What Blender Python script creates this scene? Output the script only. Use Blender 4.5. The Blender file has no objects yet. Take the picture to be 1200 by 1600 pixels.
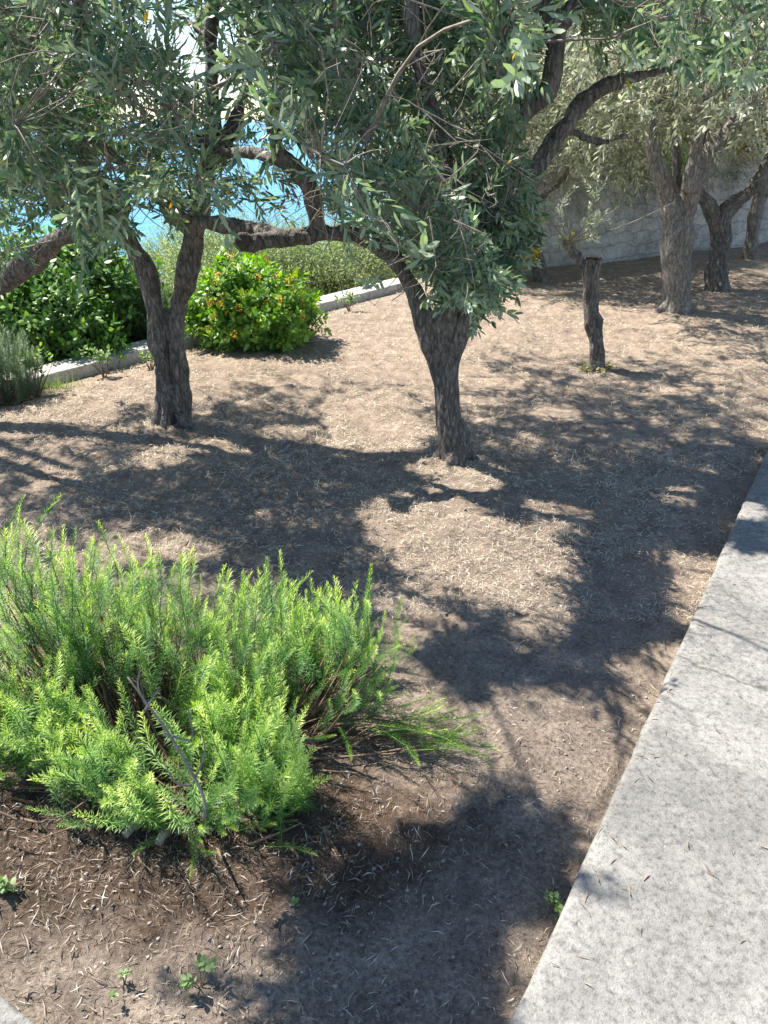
import bpy, math, random
import numpy as np
from mathutils import Vector, Matrix
R = math.radians
rs = np.random.RandomState(7)
random.seed(7)
sc = bpy.context.scene
# ------------------------------------------------------------------ camera, sky, sun, exposure
PITCH, CAMH, FPX = R(27.0), 1.6, 1209.0
cd = bpy.data.cameras.new('camera'); cam = bpy.data.objects.new('camera', cd)
sc.collection.objects.link(cam); sc.camera = cam
cam.location = (0, 0, CAMH); cam.rotation_euler = (math.pi/2 - PITCH, 0, 0)
cd.sensor_fit = 'VERTICAL'; cd.sensor_height = 24; cd.lens = 24*FPX/1600; cd.clip_start = 0.05; cd.clip_end = 40000
SUN_EL = R(55)
SH = np.array([0.88, -0.475])            # direction in which shadows fall on the ground
K = 1/math.tan(SUN_EL)
w = bpy.data.worlds.new('World'); sc.world = w; w.use_nodes = True
nt = w.node_tree; nt.nodes.clear()
sky = nt.nodes.new('ShaderNodeTexSky'); sky.sky_type = 'NISHITA'; sky.sun_disc = False
sky.sun_elevation = SUN_EL; sky.sun_rotation = math.atan2(-SH[0], -SH[1]); sky.air_density = 1.0; sky.dust_density = 0.15; sky.ozone_density = 3.0
bg = nt.nodes.new('ShaderNodeBackground'); bg.inputs[1].default_value = 0.095
wo = nt.nodes.new('ShaderNodeOutputWorld')
nt.links.new(sky.outputs[0], bg.inputs[0]); nt.links.new(bg.outputs[0], wo.inputs[0])
sd = bpy.data.lights.new('sun', 'SUN'); sd.energy = 5.0; sd.angle = R(0.55); sd.color = (1.0, 0.93, 0.83)
so = bpy.data.objects.new('sun', sd); sc.collection.objects.link(so)
ldir = Vector((SH[0]*K, SH[1]*K, -1)).normalized()
so.rotation_euler = ldir.to_track_quat('-Z', 'Y').to_euler()
sc.view_settings.view_transform = 'Standard'; sc.view_settings.look = 'None'
sc.view_settings.exposure = 1.32; sc.view_settings.gamma = 1
sc.cycles.max_bounces = 6; sc.cycles.transparent_max_bounces = 6
sc.cycles.diffuse_bounces = 4

# ------------------------------------------------------------------ geometry helpers
CP, SP = math.cos(PITCH), math.sin(PITCH)
def ray(px, py):
    u = (px-600)/FPX; v = -(py-800)/FPX
    return np.array([u, CP+v*SP, -SP+v*CP])
def g(px, py, z=0.0):                     # the ground point seen there
    d = ray(px, py); t = (z-CAMH)/d[2]; return np.array([0, 0, CAMH])+d*t
def at(px, py, Y):                        # the point at distance Y ahead seen there
    d = ray(px, py); t = Y/d[1]; return np.array([0, 0, CAMH])+d*t
def proj(P):
    P = np.atleast_2d(P); q = P-np.array([0, 0, CAMH])
    d = q[:, 1]*CP-q[:, 2]*SP; v = q[:, 1]*SP+q[:, 2]*CP
    d = np.where(d < .05, .05, d)
    return np.stack([600+FPX*q[:, 0]/d, 800-FPX*v/d], 1)
def inpoly(pts, poly):
    pts = np.atleast_2d(pts); poly = np.asarray(poly, float)
    x, y = pts[:, 0], pts[:, 1]; c = np.zeros(len(pts), bool); n = len(poly); j = n-1
    for i in range(n):
        xi, yi = poly[i]; xj, yj = poly[j]
        m = ((yi > y) != (yj > y)) & (x < (xj-xi)*(y-yi)/((yj-yi)+1e-12)+xi)
        c ^= m; j = i
    return c
def h3(i, j, k, s):
    n = (i*374761393+j*668265263+k*2147483647+s*1274126177) & 0xffffffff
    n = ((n ^ (n >> 13))*1274126177) & 0xffffffff
    n = ((n ^ (n >> 15))*2246822519) & 0xffffffff
    return ((n ^ (n >> 16)) & 0xffffff)/float(0xffffff)
def noise(P, s=0):
    P = np.asarray(P, float); f = np.floor(P).astype(np.int64); t = P-f; t = t*t*(3-2*t)
    r = 0
    for a in (0, 1):
        for b in (0, 1):
            for c in (0, 1):
                wgt = (t[:, 0] if a else 1-t[:, 0])*(t[:, 1] if b else 1-t[:, 1])*(t[:, 2] if c else 1-t[:, 2])
                r = r+wgt*h3(f[:, 0]+a, f[:, 1]+b, f[:, 2]+c, s)
    return r*2-1
def fbm(P, s=0, o=3):
    r = 0; a = 1; P = np.asarray(P, float)
    for k in range(o):
        r = r+a*noise(P*2**k, s+k*17); a *= .5
    return r
def n2(x, y, sc_, s=0, o=1):
    P = np.stack([np.ravel(x)*sc_, np.ravel(y)*sc_, np.zeros(np.size(x))+.37], 1)
    return fbm(P, s, o).reshape(np.shape(x))

def link(o): sc.collection.objects.link(o); return o
def mesh(V, F, attr=None, smooth=False):
    V = np.asarray(V, np.float32); F = np.asarray(F, np.int32); k = F.shape[1]
    me = bpy.data.meshes.new('m')
    me.vertices.add(len(V)); me.vertices.foreach_set('co', V.ravel())
    me.loops.add(F.size); me.loops.foreach_set('vertex_index', F.ravel())
    me.polygons.add(len(F)); me.polygons.foreach_set('loop_start', np.arange(len(F), dtype=np.int32)*k)
    me.polygons.foreach_set('loop_total', np.full(len(F), k, np.int32))
    if smooth: me.polygons.foreach_set('use_smooth', np.ones(len(F), bool))
    me.update(calc_edges=True)
    if attr is not None:
        a = me.attributes.new('rnd', 'FLOAT', 'POINT'); a.data.foreach_set('value', np.asarray(attr, np.float32))
    return me
def obj(name, V, F, mat, parent=None, attr=None, smooth=False, loc=None):
    V = np.asarray(V, float)
    if parent is not None: V = V-np.array(parent.location)
    elif loc is not None: V = V-np.array(loc)
    me = mesh(V, F, attr, smooth); me.name = name; me.materials.append(mat)
    o = bpy.data.objects.new(name, me); link(o)
    if parent is not None: o.parent = parent
    elif loc is not None: o.location = loc
    return o
def tag(o, label=None, cat=None, group=None, kind=None):
    if label: o['label'] = label
    if cat: o['category'] = cat
    if group: o['group'] = group
    if kind: o['kind'] = kind
    return o
def thing(name, loc, label, cat, group=None):
    o = bpy.data.objects.new(name, None); link(o); o.location = tuple(loc); o.empty_display_size = .1
    return tag(o, label, cat, group)
class MB:
    def __init__(s): s.V = []; s.F = []; s.A = []; s.n = 0
    def add(s, V, F, a=None):
        V = np.asarray(V, float)
        s.V.append(V); s.F.append(np.asarray(F)+s.n); s.n += len(V)
        s.A.append(np.full(len(V), .5) if a is None else np.broadcast_to(np.asarray(a, float), (len(V),)))
    def build(s, name, mat, parent=None, smooth=False, loc=None):
        return obj(name, np.concatenate(s.V), np.concatenate(s.F), mat, parent, np.concatenate(s.A), smooth, loc)

def catmull(P, n):
    P = np.asarray(P, float)
    if len(P) < 3:
        t = np.linspace(0, 1, n)[:, None]; return P[0]*(1-t)+P[-1]*t
    Q = np.vstack([2*P[0]-P[1], P, 2*P[-1]-P[-2]]); out = []
    ts = np.linspace(0, len(P)-1-1e-9, n)
    for t in ts:
        i = int(t); u = t-i; a, b, c, d = Q[i], Q[i+1], Q[i+2], Q[i+3]
        out.append(.5*((2*b)+(-a+c)*u+(2*a-5*b+4*c-d)*u*u+(-a+3*b-3*c+d)*u**3))
    return np.array(out)
def tube(P, r, seg=10, n=None, cap=True):
    PR = np.column_stack([np.asarray(P, float), np.asarray(r, float)])
    if n: PR = catmull(PR, n)
    P, r = PR[:, :3], np.maximum(PR[:, 3], .0004); m = len(P)
    T = np.gradient(P, axis=0); T /= np.linalg.norm(T, axis=1)[:, None]+1e-12
    ref = np.array([0, 0, 1.]) if abs(T[0][2]) < .9 else np.array([1., 0, 0])
    x = np.cross(T[0], ref); x /= np.linalg.norm(x); V = []
    a = np.linspace(0, 2*np.pi, seg, endpoint=False)
    for i in range(m):
        x = x-T[i]*x.dot(T[i]); x /= np.linalg.norm(x)+1e-12; y = np.cross(T[i], x)
        V.append(P[i]+r[i]*(np.cos(a)[:, None]*x+np.sin(a)[:, None]*y))
    V = np.concatenate(V); F = []
    for i in range(m-1):
        for k in range(seg):
            k2 = (k+1) % seg; F.append((i*seg+k, i*seg+k2, (i+1)*seg+k2, (i+1)*seg+k))
    if cap:
        V = np.vstack([V, P[0], P[-1]])
        for k in range(seg):
            k2 = (k+1) % seg
            F.append((len(V)-2, k2, k, k)); F.append((len(V)-1, (m-1)*seg+k, (m-1)*seg+k2, (m-1)*seg+k2))
    return V, np.array(F)
def tris(F):
    F = np.asarray(F); a = F[:, :3]; b = F[:, [0, 2, 3]]; b = b[F[:, 2] != F[:, 3]]
    return np.vstack([a, b])
def unit(v): v = np.asarray(v, float); return v/(np.linalg.norm(v, axis=-1, keepdims=True)+1e-9)
def frames(D, roll=None):
    D = unit(D); n = len(D); rv = rs.normal(size=(n, 3)) if roll is None else np.broadcast_to(roll, (n, 3))
    X = unit(np.cross(rv, D)); Y = np.cross(D, X); return np.stack([X, Y, D], 2)
def inst(templates, pos, D, scale, mb, roll=None, tint=None, wt=.25):
    pos = np.atleast_2d(pos); M = frames(D, roll); idx = rs.randint(len(templates), size=len(pos))
    scale = np.broadcast_to(scale, (len(pos),)); tint = rs.rand(len(pos)) if tint is None else tint
    for k, (V, F, A) in enumerate(templates):
        s = np.where(idx == k)[0]
        if not len(s): continue
        W = np.einsum('nij,vj->nvi', M[s], V)*scale[s][:, None, None]+pos[s][:, None, :]
        FF = (F[None]+(np.arange(len(s))*len(V))[:, None, None]).reshape(-1, F.shape[1])
        AA = np.clip(A[None]*(1-wt*.6)+(tint[s][:, None]-(.22 if wt > .3 else 0))*wt, 0, 1)
        mb.add(W.reshape(-1, 3), FF, AA.ravel())

# ------------------------------------------------------------------ materials
def mat(name):
    m = bpy.data.materials.new(name); m.use_nodes = True; t = m.node_tree
    return m, t, t.nodes['Principled BSDF'], t.nodes['Material Output']
def node(t, ty, **kw):
    n = t.nodes.new(ty)
    for k, v in kw.items():
        if k in n.inputs: n.inputs[k].default_value = v
        else: setattr(n, k, v)
    return n
def ramp(t, src, stops, lin=True):
    n = t.nodes.new('ShaderNodeValToRGB'); e = n.color_ramp.elements
    while len(e) < len(stops): e.new(.5)
    for q, (p, c) in zip(e, stops): q.position = p; q.color = (*c, 1)
    t.links.new(src, n.inputs[0]); return n.outputs[0]
def mix(t, a, b, f, mode='MIX'):
    n = t.nodes.new('ShaderNodeMix'); n.data_type = 'RGBA'; n.blend_type = mode
    for s, v in ((n.inputs[0], f), (n.inputs[6], a), (n.inputs[7], b)):
        if hasattr(v, 'links'): t.links.new(v, s)
        else: s.default_value = v if not isinstance(v, tuple) else (*v, 1)
    return n.outputs[2]
def coords(t, scale=(1, 1, 1)):
    c = node(t, 'ShaderNodeTexCoord'); mp = node(t, 'ShaderNodeMapping'); mp.inputs['Scale'].default_value = scale
    t.links.new(c.outputs['Object'], mp.inputs[0]); return mp.outputs[0]
def ntex(t, vec, scale, detail=4, rough=.6, dist=0):
    n = node(t, 'ShaderNodeTexNoise', Scale=scale, Detail=detail, Roughness=rough, Distortion=dist)
    t.links.new(vec, n.inputs['Vector']); return n.outputs[0]
def bump(t, b, h, strength, dist):
    n = node(t, 'ShaderNodeBump', Strength=strength, Distance=dist)
    t.links.new(h, n.inputs['Height']); t.links.new(n.outputs[0], b.inputs['Normal']); return n
def leafmat(name, stops, back=None, rough=.5, trans=.3, spec=.5, tc=(.9, 1, .45)):
    m, t, b, out = mat(name); a = node(t, 'ShaderNodeAttribute', attribute_name='rnd')
    col = ramp(t, a.outputs['Fac'], stops)
    if back:
        geo = node(t, 'ShaderNodeNewGeometry'); col = mix(t, col, back, geo.outputs['Backfacing'])
    t.links.new(col, b.inputs['Base Color']); b.inputs['Roughness'].default_value = rough
    b.inputs['Specular IOR Level'].default_value = spec
    tr = node(t, 'ShaderNodeBsdfTranslucent'); br = mix(t, col, tc, 1.0, 'MULTIPLY')
    g2 = node(t, 'ShaderNodeHueSaturation', Saturation=1.15, Value=1.6); t.links.new(br, g2.inputs['Color'])
    t.links.new(g2.outputs[0], tr.inputs['Color'])
    ms = node(t, 'ShaderNodeMixShader'); ms.inputs[0].default_value = trans
    t.links.new(b.outputs[0], ms.inputs[1]); t.links.new(tr.outputs[0], ms.inputs[2]); t.links.new(ms.outputs[0], out.inputs[0])
    return m
M = {}
M['olive'] = leafmat('olive_leaf', [(0, (.035, .08, .052)), (.4, (.078, .145, .088)), (.75, (.16, .24, .14)), (.95, (.27, .35, .17)), (.975, (.24, .32, .10)), (1, (.50, .33, .03))], back=(.29, .36, .27), rough=.38, trans=.28, tc=(.9, 1, .6))
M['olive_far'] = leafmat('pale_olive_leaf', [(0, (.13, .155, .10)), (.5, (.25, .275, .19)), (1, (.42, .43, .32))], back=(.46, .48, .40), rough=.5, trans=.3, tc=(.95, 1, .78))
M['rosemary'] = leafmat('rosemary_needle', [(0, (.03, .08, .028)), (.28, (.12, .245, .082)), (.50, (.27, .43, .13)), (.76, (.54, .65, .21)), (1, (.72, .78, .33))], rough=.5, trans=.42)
M['rosemary_grey'] = leafmat('grey_rosemary_needle', [(0, (.05, .09, .05)), (.5, (.12, .19, .11)), (1, (.26, .34, .20))], rough=.5, trans=.25)
M['lantana'] = leafmat('lantana_leaf', [(0, (.07, .16, .03)), (.5, (.18, .33, .06)), (1, (.38, .52, .12))], rough=.45, trans=.38)
M['hedge'] = leafmat('hedge_leaf', [(0, (.03, .085, .02)), (.5, (.085, .19, .045)), (1, (.26, .42, .10))], rough=.45, trans=.25)
M['scrub'] = leafmat('scrub_leaf', [(0, (.11, .17, .07)), (.5, (.24, .31, .14)), (1, (.42, .48, .24))], rough=.6, trans=.3, tc=(.95, 1, .65))
M['sprout'] = leafmat('sprout_leaf', [(0, (.10, .17, .07)), (.5, (.19, .28, .12)), (1, (.36, .44, .24))], rough=.55, trans=.4)
M['yellow'] = leafmat('yellow_leaf', [(0, (.25, .20, .03)), (1, (.55, .45, .05))], rough=.5, trans=.35)
def simple(name, c1, c2, scale=30, rough=.8, bs=.4, bd=.01, stretch=(1, 1, 1)):
    m, t, b, o = mat(name); v = coords(t, stretch); n = ntex(t, v, scale, 5, .65)
    t.links.new(ramp(t, n, [(.3, c1), (.7, c2)]), b.inputs['Base Color']); b.inputs['Roughness'].default_value = rough
    bump(t, b, n, bs, bd); return m
M['twig'] = simple('twig_bark', (.13, .11, .09), (.30, .27, .23), 40)
M['deadtwig'] = simple('dead_twig_bark', (.13, .105, .085), (.32, .28, .24), 60)
M['rostem'] = simple('rosemary_stem', (.10, .06, .04), (.26, .18, .12), 60)
M['olivefruit'] = simple('olive_fruit', (.13, .26, .07), (.20, .34, .10), 30, .35, .05, .001)
M['flower'] = leafmat('flower_petal', [(0, (.80, .26, .03)), (.5, (.88, .42, .05)), (1, (.9, .68, .12))], rough=.6, trans=.25)
def barkmat(name, dark, mid, light):
    m, t, b, o = mat(name); v = coords(t, (1, 1, .33)); v1 = coords(t)
    n1 = ntex(t, v, 55, 6, .7, .4); n2_ = ntex(t, v1, 5, 4, .6); n3 = ntex(t, v1, 170, 3, .6)
    vo = node(t, 'ShaderNodeTexVoronoi', Scale=38.0, feature='DISTANCE_TO_EDGE'); t.links.new(v, vo.inputs['Vector'])
    c = ramp(t, n1, [(.3, dark), (.52, mid), (.72, light)])
    c = mix(t, c, light, ramp(t, n2_, [(.55, (0, 0, 0)), (.72, (.65, .65, .65))]))
    cr = ramp(t, vo.outputs[0], [(0, (.45, .45, .45)), (.12, (1, 1, 1))])
    c = mix(t, c, cr, .8, 'MULTIPLY'); t.links.new(c, b.inputs['Base Color'])
    b.inputs['Roughness'].default_value = .85
    hh = mix(t, n1, cr, .5); hh = mix(t, hh, n3, .25); bump(t, b, hh, 1.0, .022); return m
M['bark'] = barkmat('olive_bark', (.040, .036, .032), (.155, .138, .122), (.36, .33, .30))
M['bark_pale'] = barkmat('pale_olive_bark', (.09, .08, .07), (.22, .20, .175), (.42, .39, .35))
M['cut'] = simple('cut_wood', (.02, .015, .012), (.09, .065, .045), 50)
def groundmat():
    m, t, b, o = mat('soil'); v = coords(t)
    big = ntex(t, v, 1.1, 4, .55); mid = ntex(t, v, 9, 5, .65); fine = ntex(t, v, 85, 5, .75); grain = ntex(t, v, 420, 3, .7)
    st = ntex(t, coords(t, (1, 4.5, 1)), 60, 5, .75, 1.2); st2 = ntex(t, coords(t, (4.5, 1, 1)), 60, 5, .75, 1.2)
    soil = ramp(t, fine, [(.30, (.080, .066, .054)), (.5, (.285, .242, .203)), (.72, (.50, .44, .38))])
    straw = ramp(t, mix(t, st, st2, mid), [(.32, (.085, .066, .052)), (.50, (.36, .292, .23)), (.66, (.70, .605, .505))])
    sx = node(t, 'ShaderNodeSeparateXYZ'); t.links.new(v, sx.inputs[0])
    mr = node(t, 'ShaderNodeMapRange'); mr.inputs[1].default_value = 1.2; mr.inputs[2].default_value = 5.0; mr.inputs[3].default_value = .12; mr.inputs[4].default_value = .85
    t.links.new(sx.outputs[1], mr.inputs[0])
    f = node(t, 'ShaderNodeMath', operation='MULTIPLY_ADD'); t.links.new(big, f.inputs[0]); f.inputs[1].default_value = 1.2; t.links.new(mr.outputs[0], f.inputs[2])
    f2 = node(t, 'ShaderNodeMath', operation='SUBTRACT', use_clamp=True); t.links.new(f.outputs[0], f2.inputs[0]); f2.inputs[1].default_value = .6
    c = mix(t, soil, straw, f2.outputs[0])
    c = mix(t, c, ramp(t, mid, [(.34, (.60, .57, .55)), (.66, (1.15, 1.1, 1.06))]), .9, 'MULTIPLY')
    c = mix(t, c, ramp(t, grain, [(.3, (.65, .65, .65)), (.7, (1.25, 1.25, 1.25))]), .8, 'MULTIPLY')
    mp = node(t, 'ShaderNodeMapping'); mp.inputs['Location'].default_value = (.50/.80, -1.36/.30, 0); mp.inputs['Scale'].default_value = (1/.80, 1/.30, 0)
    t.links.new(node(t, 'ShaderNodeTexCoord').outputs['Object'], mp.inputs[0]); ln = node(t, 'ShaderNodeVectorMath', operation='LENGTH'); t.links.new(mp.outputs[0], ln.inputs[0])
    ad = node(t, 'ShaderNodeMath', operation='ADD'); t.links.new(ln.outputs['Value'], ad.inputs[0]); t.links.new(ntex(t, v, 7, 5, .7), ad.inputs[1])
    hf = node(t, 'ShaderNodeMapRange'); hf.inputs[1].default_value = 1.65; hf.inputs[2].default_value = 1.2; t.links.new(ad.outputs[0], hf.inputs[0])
    c = mix(t, c, (.36, .31, .28), hf.outputs[0], 'MULTIPLY')  # dark humus ellipse by the rosemary, the bush's shade painted in with it
    t.links.new(c, b.inputs['Base Color']); b.inputs['Roughness'].default_value = .95; b.inputs['Specular IOR Level'].default_value = .15
    hh = mix(t, mix(t, fine, grain, .35), st, .3); bump(t, b, hh, .85, .02); return m
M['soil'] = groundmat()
def concretemat(name, base, dirt):
    m, t, b, o = mat(name); v = coords(t)
    big = ntex(t, v, 2.2, 8, .72, .6); mid = ntex(t, v, 14, 7, .78); fine = ntex(t, v, 130, 5, .75); sp = ntex(t, v, 330, 2, .6)
    c = ramp(t, mid, [(.25, tuple(x*.78 for x in base)), (.55, base), (.8, tuple(min(1, x*1.18) for x in base))])
    c = mix(t, c, dirt, ramp(t, big, [(.42, (0, 0, 0)), (.66, (.75, .75, .75))]))
    c = mix(t, c, ramp(t, ntex(t, v, 60, 4, .7), [(.30, (.42, .42, .42)), (.48, (1, 1, 1)), (.7, (1.3, 1.3, 1.3))]), .85, 'MULTIPLY')
    c = mix(t, c, ramp(t, fine, [(.28, (.50, .50, .50)), (.42, (.95, .95, .95)), (.75, (1.15, 1.15, 1.15))]), 1.0, 'MULTIPLY')
    c = mix(t, c, ramp(t, sp, [(.30, (.45, .45, .45)), (.42, (1, 1, 1))]), .7, 'MULTIPLY')
    t.links.new(c, b.inputs['Base Color']); b.inputs['Roughness'].default_value = .9; b.inputs['Specular IOR Level'].default_value = .2
    dn = node(t, 'ShaderNodeTexNoise', Scale=3.5, Detail=6.0); t.links.new(v, dn.inputs['Vector'])
    ma = node(t, 'ShaderNodeVectorMath', operation='MULTIPLY_ADD'); t.links.new(dn.outputs[1], ma.inputs[0]); ma.inputs[1].default_value = (.35, .35, .35); t.links.new(v, ma.inputs[2])
    ck = node(t, 'ShaderNodeTexVoronoi', Scale=.75, feature='DISTANCE_TO_EDGE'); t.links.new(ma.outputs[0], ck.inputs['Vector'])
    ckr = ramp(t, ck.outputs[0], [(0, (.35, .34, .33)), (.0035, (.6, .6, .6)), (.007, (1, 1, 1))]); c = mix(t, c, ckr, .75, 'MULTIPLY'); t.links.new(c, b.inputs['Base Color'])
    vo = node(t, 'ShaderNodeTexVoronoi', Scale=95.0); t.links.new(v, vo.inputs['Vector'])
    hh = mix(t, mix(t, fine, sp, .4), ramp(t, vo.outputs[0], [(.0, (0, 0, 0)), (.35, (1, 1, 1))]), .25); bump(t, b, hh, .7, .008); return m
M['concrete'] = concretemat('concrete', (.28, .272, .255), (.12, .12, .115))
M['kerb'] = concretemat('kerb_concrete', (.56, .54, .50), (.36, .34, .31))
def stonemat(ang):
    m, t, b, o = mat('stone_masonry'); v = coords(t)
    mp = node(t, 'ShaderNodeMapping'); mp.inputs['Rotation'].default_value = (0, 0, -ang); t.links.new(v, mp.inputs[0])
    sx = node(t, 'ShaderNodeSeparateXYZ'); t.links.new(mp.outputs[0], sx.inputs[0]); cx = node(t, 'ShaderNodeCombineXYZ'); t.links.new(sx.outputs[0], cx.inputs[0]); t.links.new(sx.outputs[2], cx.inputs[1])
    dv = node(t, 'ShaderNodeTexNoise', Scale=5.0, Detail=4.0); t.links.new(v, dv.inputs['Vector'])
    wv = node(t, 'ShaderNodeVectorMath', operation='MULTIPLY_ADD'); t.links.new(dv.outputs[1], wv.inputs[0]); wv.inputs[1].default_value = (.24, .20, 0); t.links.new(cx.outputs[0], wv.inputs[2])
    br = node(t, 'ShaderNodeTexBrick', Scale=1.0); t.links.new(wv.outputs[0], br.inputs['Vector'])
    for k, q in (('Color1', (.62, .58, .53, 1)), ('Color2', (.44, .42, .39, 1)), ('Mortar', (.36, .34, .31, 1)), ('Mortar Size', .012), ('Mortar Smooth', .9), ('Brick Width', .30), ('Row Height', .15)): br.inputs[k].default_value = q
    n = ntex(t, v, 9, 7, .75); n2_ = ntex(t, v, 40, 5, .7); lo = ntex(t, v, 1.6, 4, .6)
    c = mix(t, br.outputs[0], (.56, .54, .50), .5)
    c = mix(t, c, ramp(t, n, [(.3, (.60, .58, .56)), (.5, (1, 1, 1)), (.7, (1.25, 1.24, 1.2))]), .9, 'MULTIPLY')
    c = mix(t, c, ramp(t, lo, [(.35, (.72, .72, .72)), (.6, (1.15, 1.15, 1.15))]), .9, 'MULTIPLY')
    c = mix(t, c, ramp(t, n2_, [(.3, (.75, .75, .75)), (.6, (1.1, 1.1, 1.1))]), .8, 'MULTIPLY')
    t.links.new(c, b.inputs['Base Color']); b.inputs['Roughness'].default_value = .95
    bump(t, b, mix(t, mix(t, n, n2_, .4), br.outputs['Fac'], .2), 1.0, .06); return m
def seamat():
    m, t, b, o = mat('sea_water'); b.inputs['Base Color'].default_value = (.03, .22, .36, 1); b.inputs['Roughness'].default_value = .25
    n = ntex(t, coords(t), .15, 4, .6); bump(t, b, n, .6, 2.0); return m
M['sea'] = seamat()
M['straw'] = leafmat('straw', [(0, (.15, .115, .088)), (.5, (.48, .405, .32)), (1, (.84, .76, .64))], rough=.7, trans=.1, spec=.2)
M['dryleaf'] = leafmat('dry_leaf', [(0, (.07, .053, .042)), (.5, (.20, .155, .12)), (.85, (.36, .30, .25)), (1, (.62, .58, .52))], rough=.6, trans=.1, spec=.3)
M['pebble'] = simple('pebble', (.16, .13, .11), (.42, .37, .32), 12, .8)
M['drygrass'] = leafmat('dry_grass', [(0, (.20, .20, .09)), (1, (.48, .44, .24))], rough=.7, trans=.2)

# ------------------------------------------------------------------ terrain
K0, K1 = g(30, 612)[:2], g(560, 470)[:2]
W0, W1 = g(850, 422)[:2], g(1200, 381)[:2]
kd = unit(K1-K0); kn = np.array([-kd[1], kd[0]])
wd = unit(W1-W0); wn = np.array([-wd[1], wd[0]])
M['stone'] = stonemat(math.atan2(wd[1], wd[0])); WE = W0-wd*1.25; WH = 1.32
E0, E1 = g(795, 1600, .07)[:2], g(1200, 700, .07)[:2]
ed = unit(E1-E0); en = np.array([ed[1], -ed[0]])      # towards the path
def sdist(x, y, P, n): return (x-P[0])*n[0]+(y-P[1])*n[1]
def hz(x, y, fine=True):
    x = np.asarray(x, float); y = np.asarray(y, float)
    s = sdist(x, y, K0, kn); ws = sdist(x, y, W0, wn); es = sdist(x, y, E0, en)
    z = .035*n2(x, y, .9, 3)+.020*n2(x, y, 3.1, 5)
    z = z+.05*np.exp(-((x-2.6)**2/4+(y-6.9)**2/1.2))
    near = np.clip((14-np.hypot(x, y))/6, 0, 1)
    if fine:
        c = n2(x, y, 11, 8); d = n2(x, y, 34, 9); e = n2(x, y, 90, 10)
        z = z+near*(.009*c+.010*np.abs(d)*(1+c)+.006*e*(1+.8*c))
    edge = np.clip(es/.25+1, 0, 1); z = z*(1-edge)-edge*.03                      # meets the path
    kk = np.clip(1-np.abs(s+.0)/.35, 0, 1); z = z*(1-kk)-kk*.02
    down = np.where(s > .3, -(s-.3)*.24, 0)
    wl = sdist(x, y, np.array([0, 0]), wd)
    up = np.where(ws > .22, 1.15+np.clip(ws-.5, 0, 60)*.38, 0)
    bl = np.clip(((x-WE[0])-.12*(y-WE[1]))/.9+.2, 0, 1)                           # the upper terrace begins where the wall does
    out = z+down*(1-np.where(ws > .22, bl, 0))+up*bl
    return out
def graded(a0, a1, lo, hi, step, gr, first=0):
    c = np.arange(a0, a1, step); r = [c[-1]]; d = step
    while r[-1] < hi: d *= gr; r.append(r[-1]+d)
    l = [c[0]]; d = step
    while l[-1] > lo: d *= gr; l.append(l[-1]-d)
    return np.concatenate([np.array(l[1:])[::-1], c, np.array(r[1:])])
gx = graded(-2.2, 2.2, -260, 260, .017, 1.022); gy = graded(.7, 3.6, -60, 420, .015, 1.014)
X, Y = np.meshgrid(gx, gy); Z = hz(X, Y)
nx, ny = len(gx), len(gy); ii = np.arange(nx*ny).reshape(ny, nx)
F = np.stack([ii[:-1, :-1], ii[:-1, 1:], ii[1:, 1:], ii[1:, :-1]], -1).reshape(-1, 4)
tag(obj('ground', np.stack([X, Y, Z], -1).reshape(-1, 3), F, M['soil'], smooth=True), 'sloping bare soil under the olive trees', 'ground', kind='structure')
q = 9000.
tag(obj('sea', [(-q, -q, -28), (q, -q, -28), (q, q, -28), (-q, q, -28)], [(0, 1, 2, 3)], M['sea']), 'blue sea far below', 'sea', kind='structure')

# concrete path slab with a worn, rounded edge
def slab(name, A, B, width, zt, zb, m, nrm, n=260, amp=.0045, label='', cat='', kind='structure', prof_r=.018, seed=1):
    d = unit(B-A); L = np.linalg.norm(B-A); t = np.linspace(0, L, n)
    prof = [(0, zb)]+[(prof_r*(1-math.cos(a)), zt-prof_r*(1-math.sin(a))) for a in np.linspace(0, math.pi/2, 6)]
    inner = list(np.linspace(prof_r*1.5, width-prof_r, max(4, int(width/.03)) if width < 1 else 60))
    prof += [(u, zt) for u in inner]+[(width-prof_r*(1-math.cos(a)), zt-prof_r*(1-math.sin(a))) for a in np.linspace(math.pi/2, 0, 5)]+[(width, zb)]
    U = np.array(prof); V = np.zeros((n, len(U), 3))
    for k, (u, z) in enumerate(U):
        V[:, k, 0] = A[0]+d[0]*t+nrm[0]*u; V[:, k, 1] = A[1]+d[1]*t+nrm[1]*u; V[:, k, 2] = z
    P = V.reshape(-1, 3); nn = fbm(P*9, seed, 2); nf = noise(P*45, seed+5)
    wgt = np.clip(1-np.abs(np.tile(U[:, 0], n))/.05, 0, 1)+.15
    P = P.copy(); P[:, 0] += nrm[0]*nn*amp*wgt; P[:, 1] += nrm[1]*nn*amp*wgt
    P[:, 2] += np.where(P[:, 2] > zb+.001, .0018*nn+.0011*nf, 0)
    m_ = len(U); jj = np.arange(n*m_).reshape(n, m_)
    F = np.stack([jj[:-1, :-1], jj[:-1, 1:], jj[1:, 1:], jj[1:, :-1]], -1).reshape(-1, 4)
    sg = d[0]*nrm[1]-d[1]*nrm[0]
    if sg > 0: F = F[:, ::-1]
    ends = []
    for row, fl in ((jj[0], False), (jj[-1], True)):
        r = row if not fl else row[::-1]
        for a in range(1, m_-1): ends.append((r[0], r[a], r[a+1], r[a+1]))
    o = obj(name, P, F, m, smooth=True); tag(o, label, cat, kind=kind); return o
slab('path', E0-ed*1.6, E1+ed*3.2, 1.9, .07, -.12, M['concrete'], en, 420, label='weathered grey concrete path edge on the right', cat='path')
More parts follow.
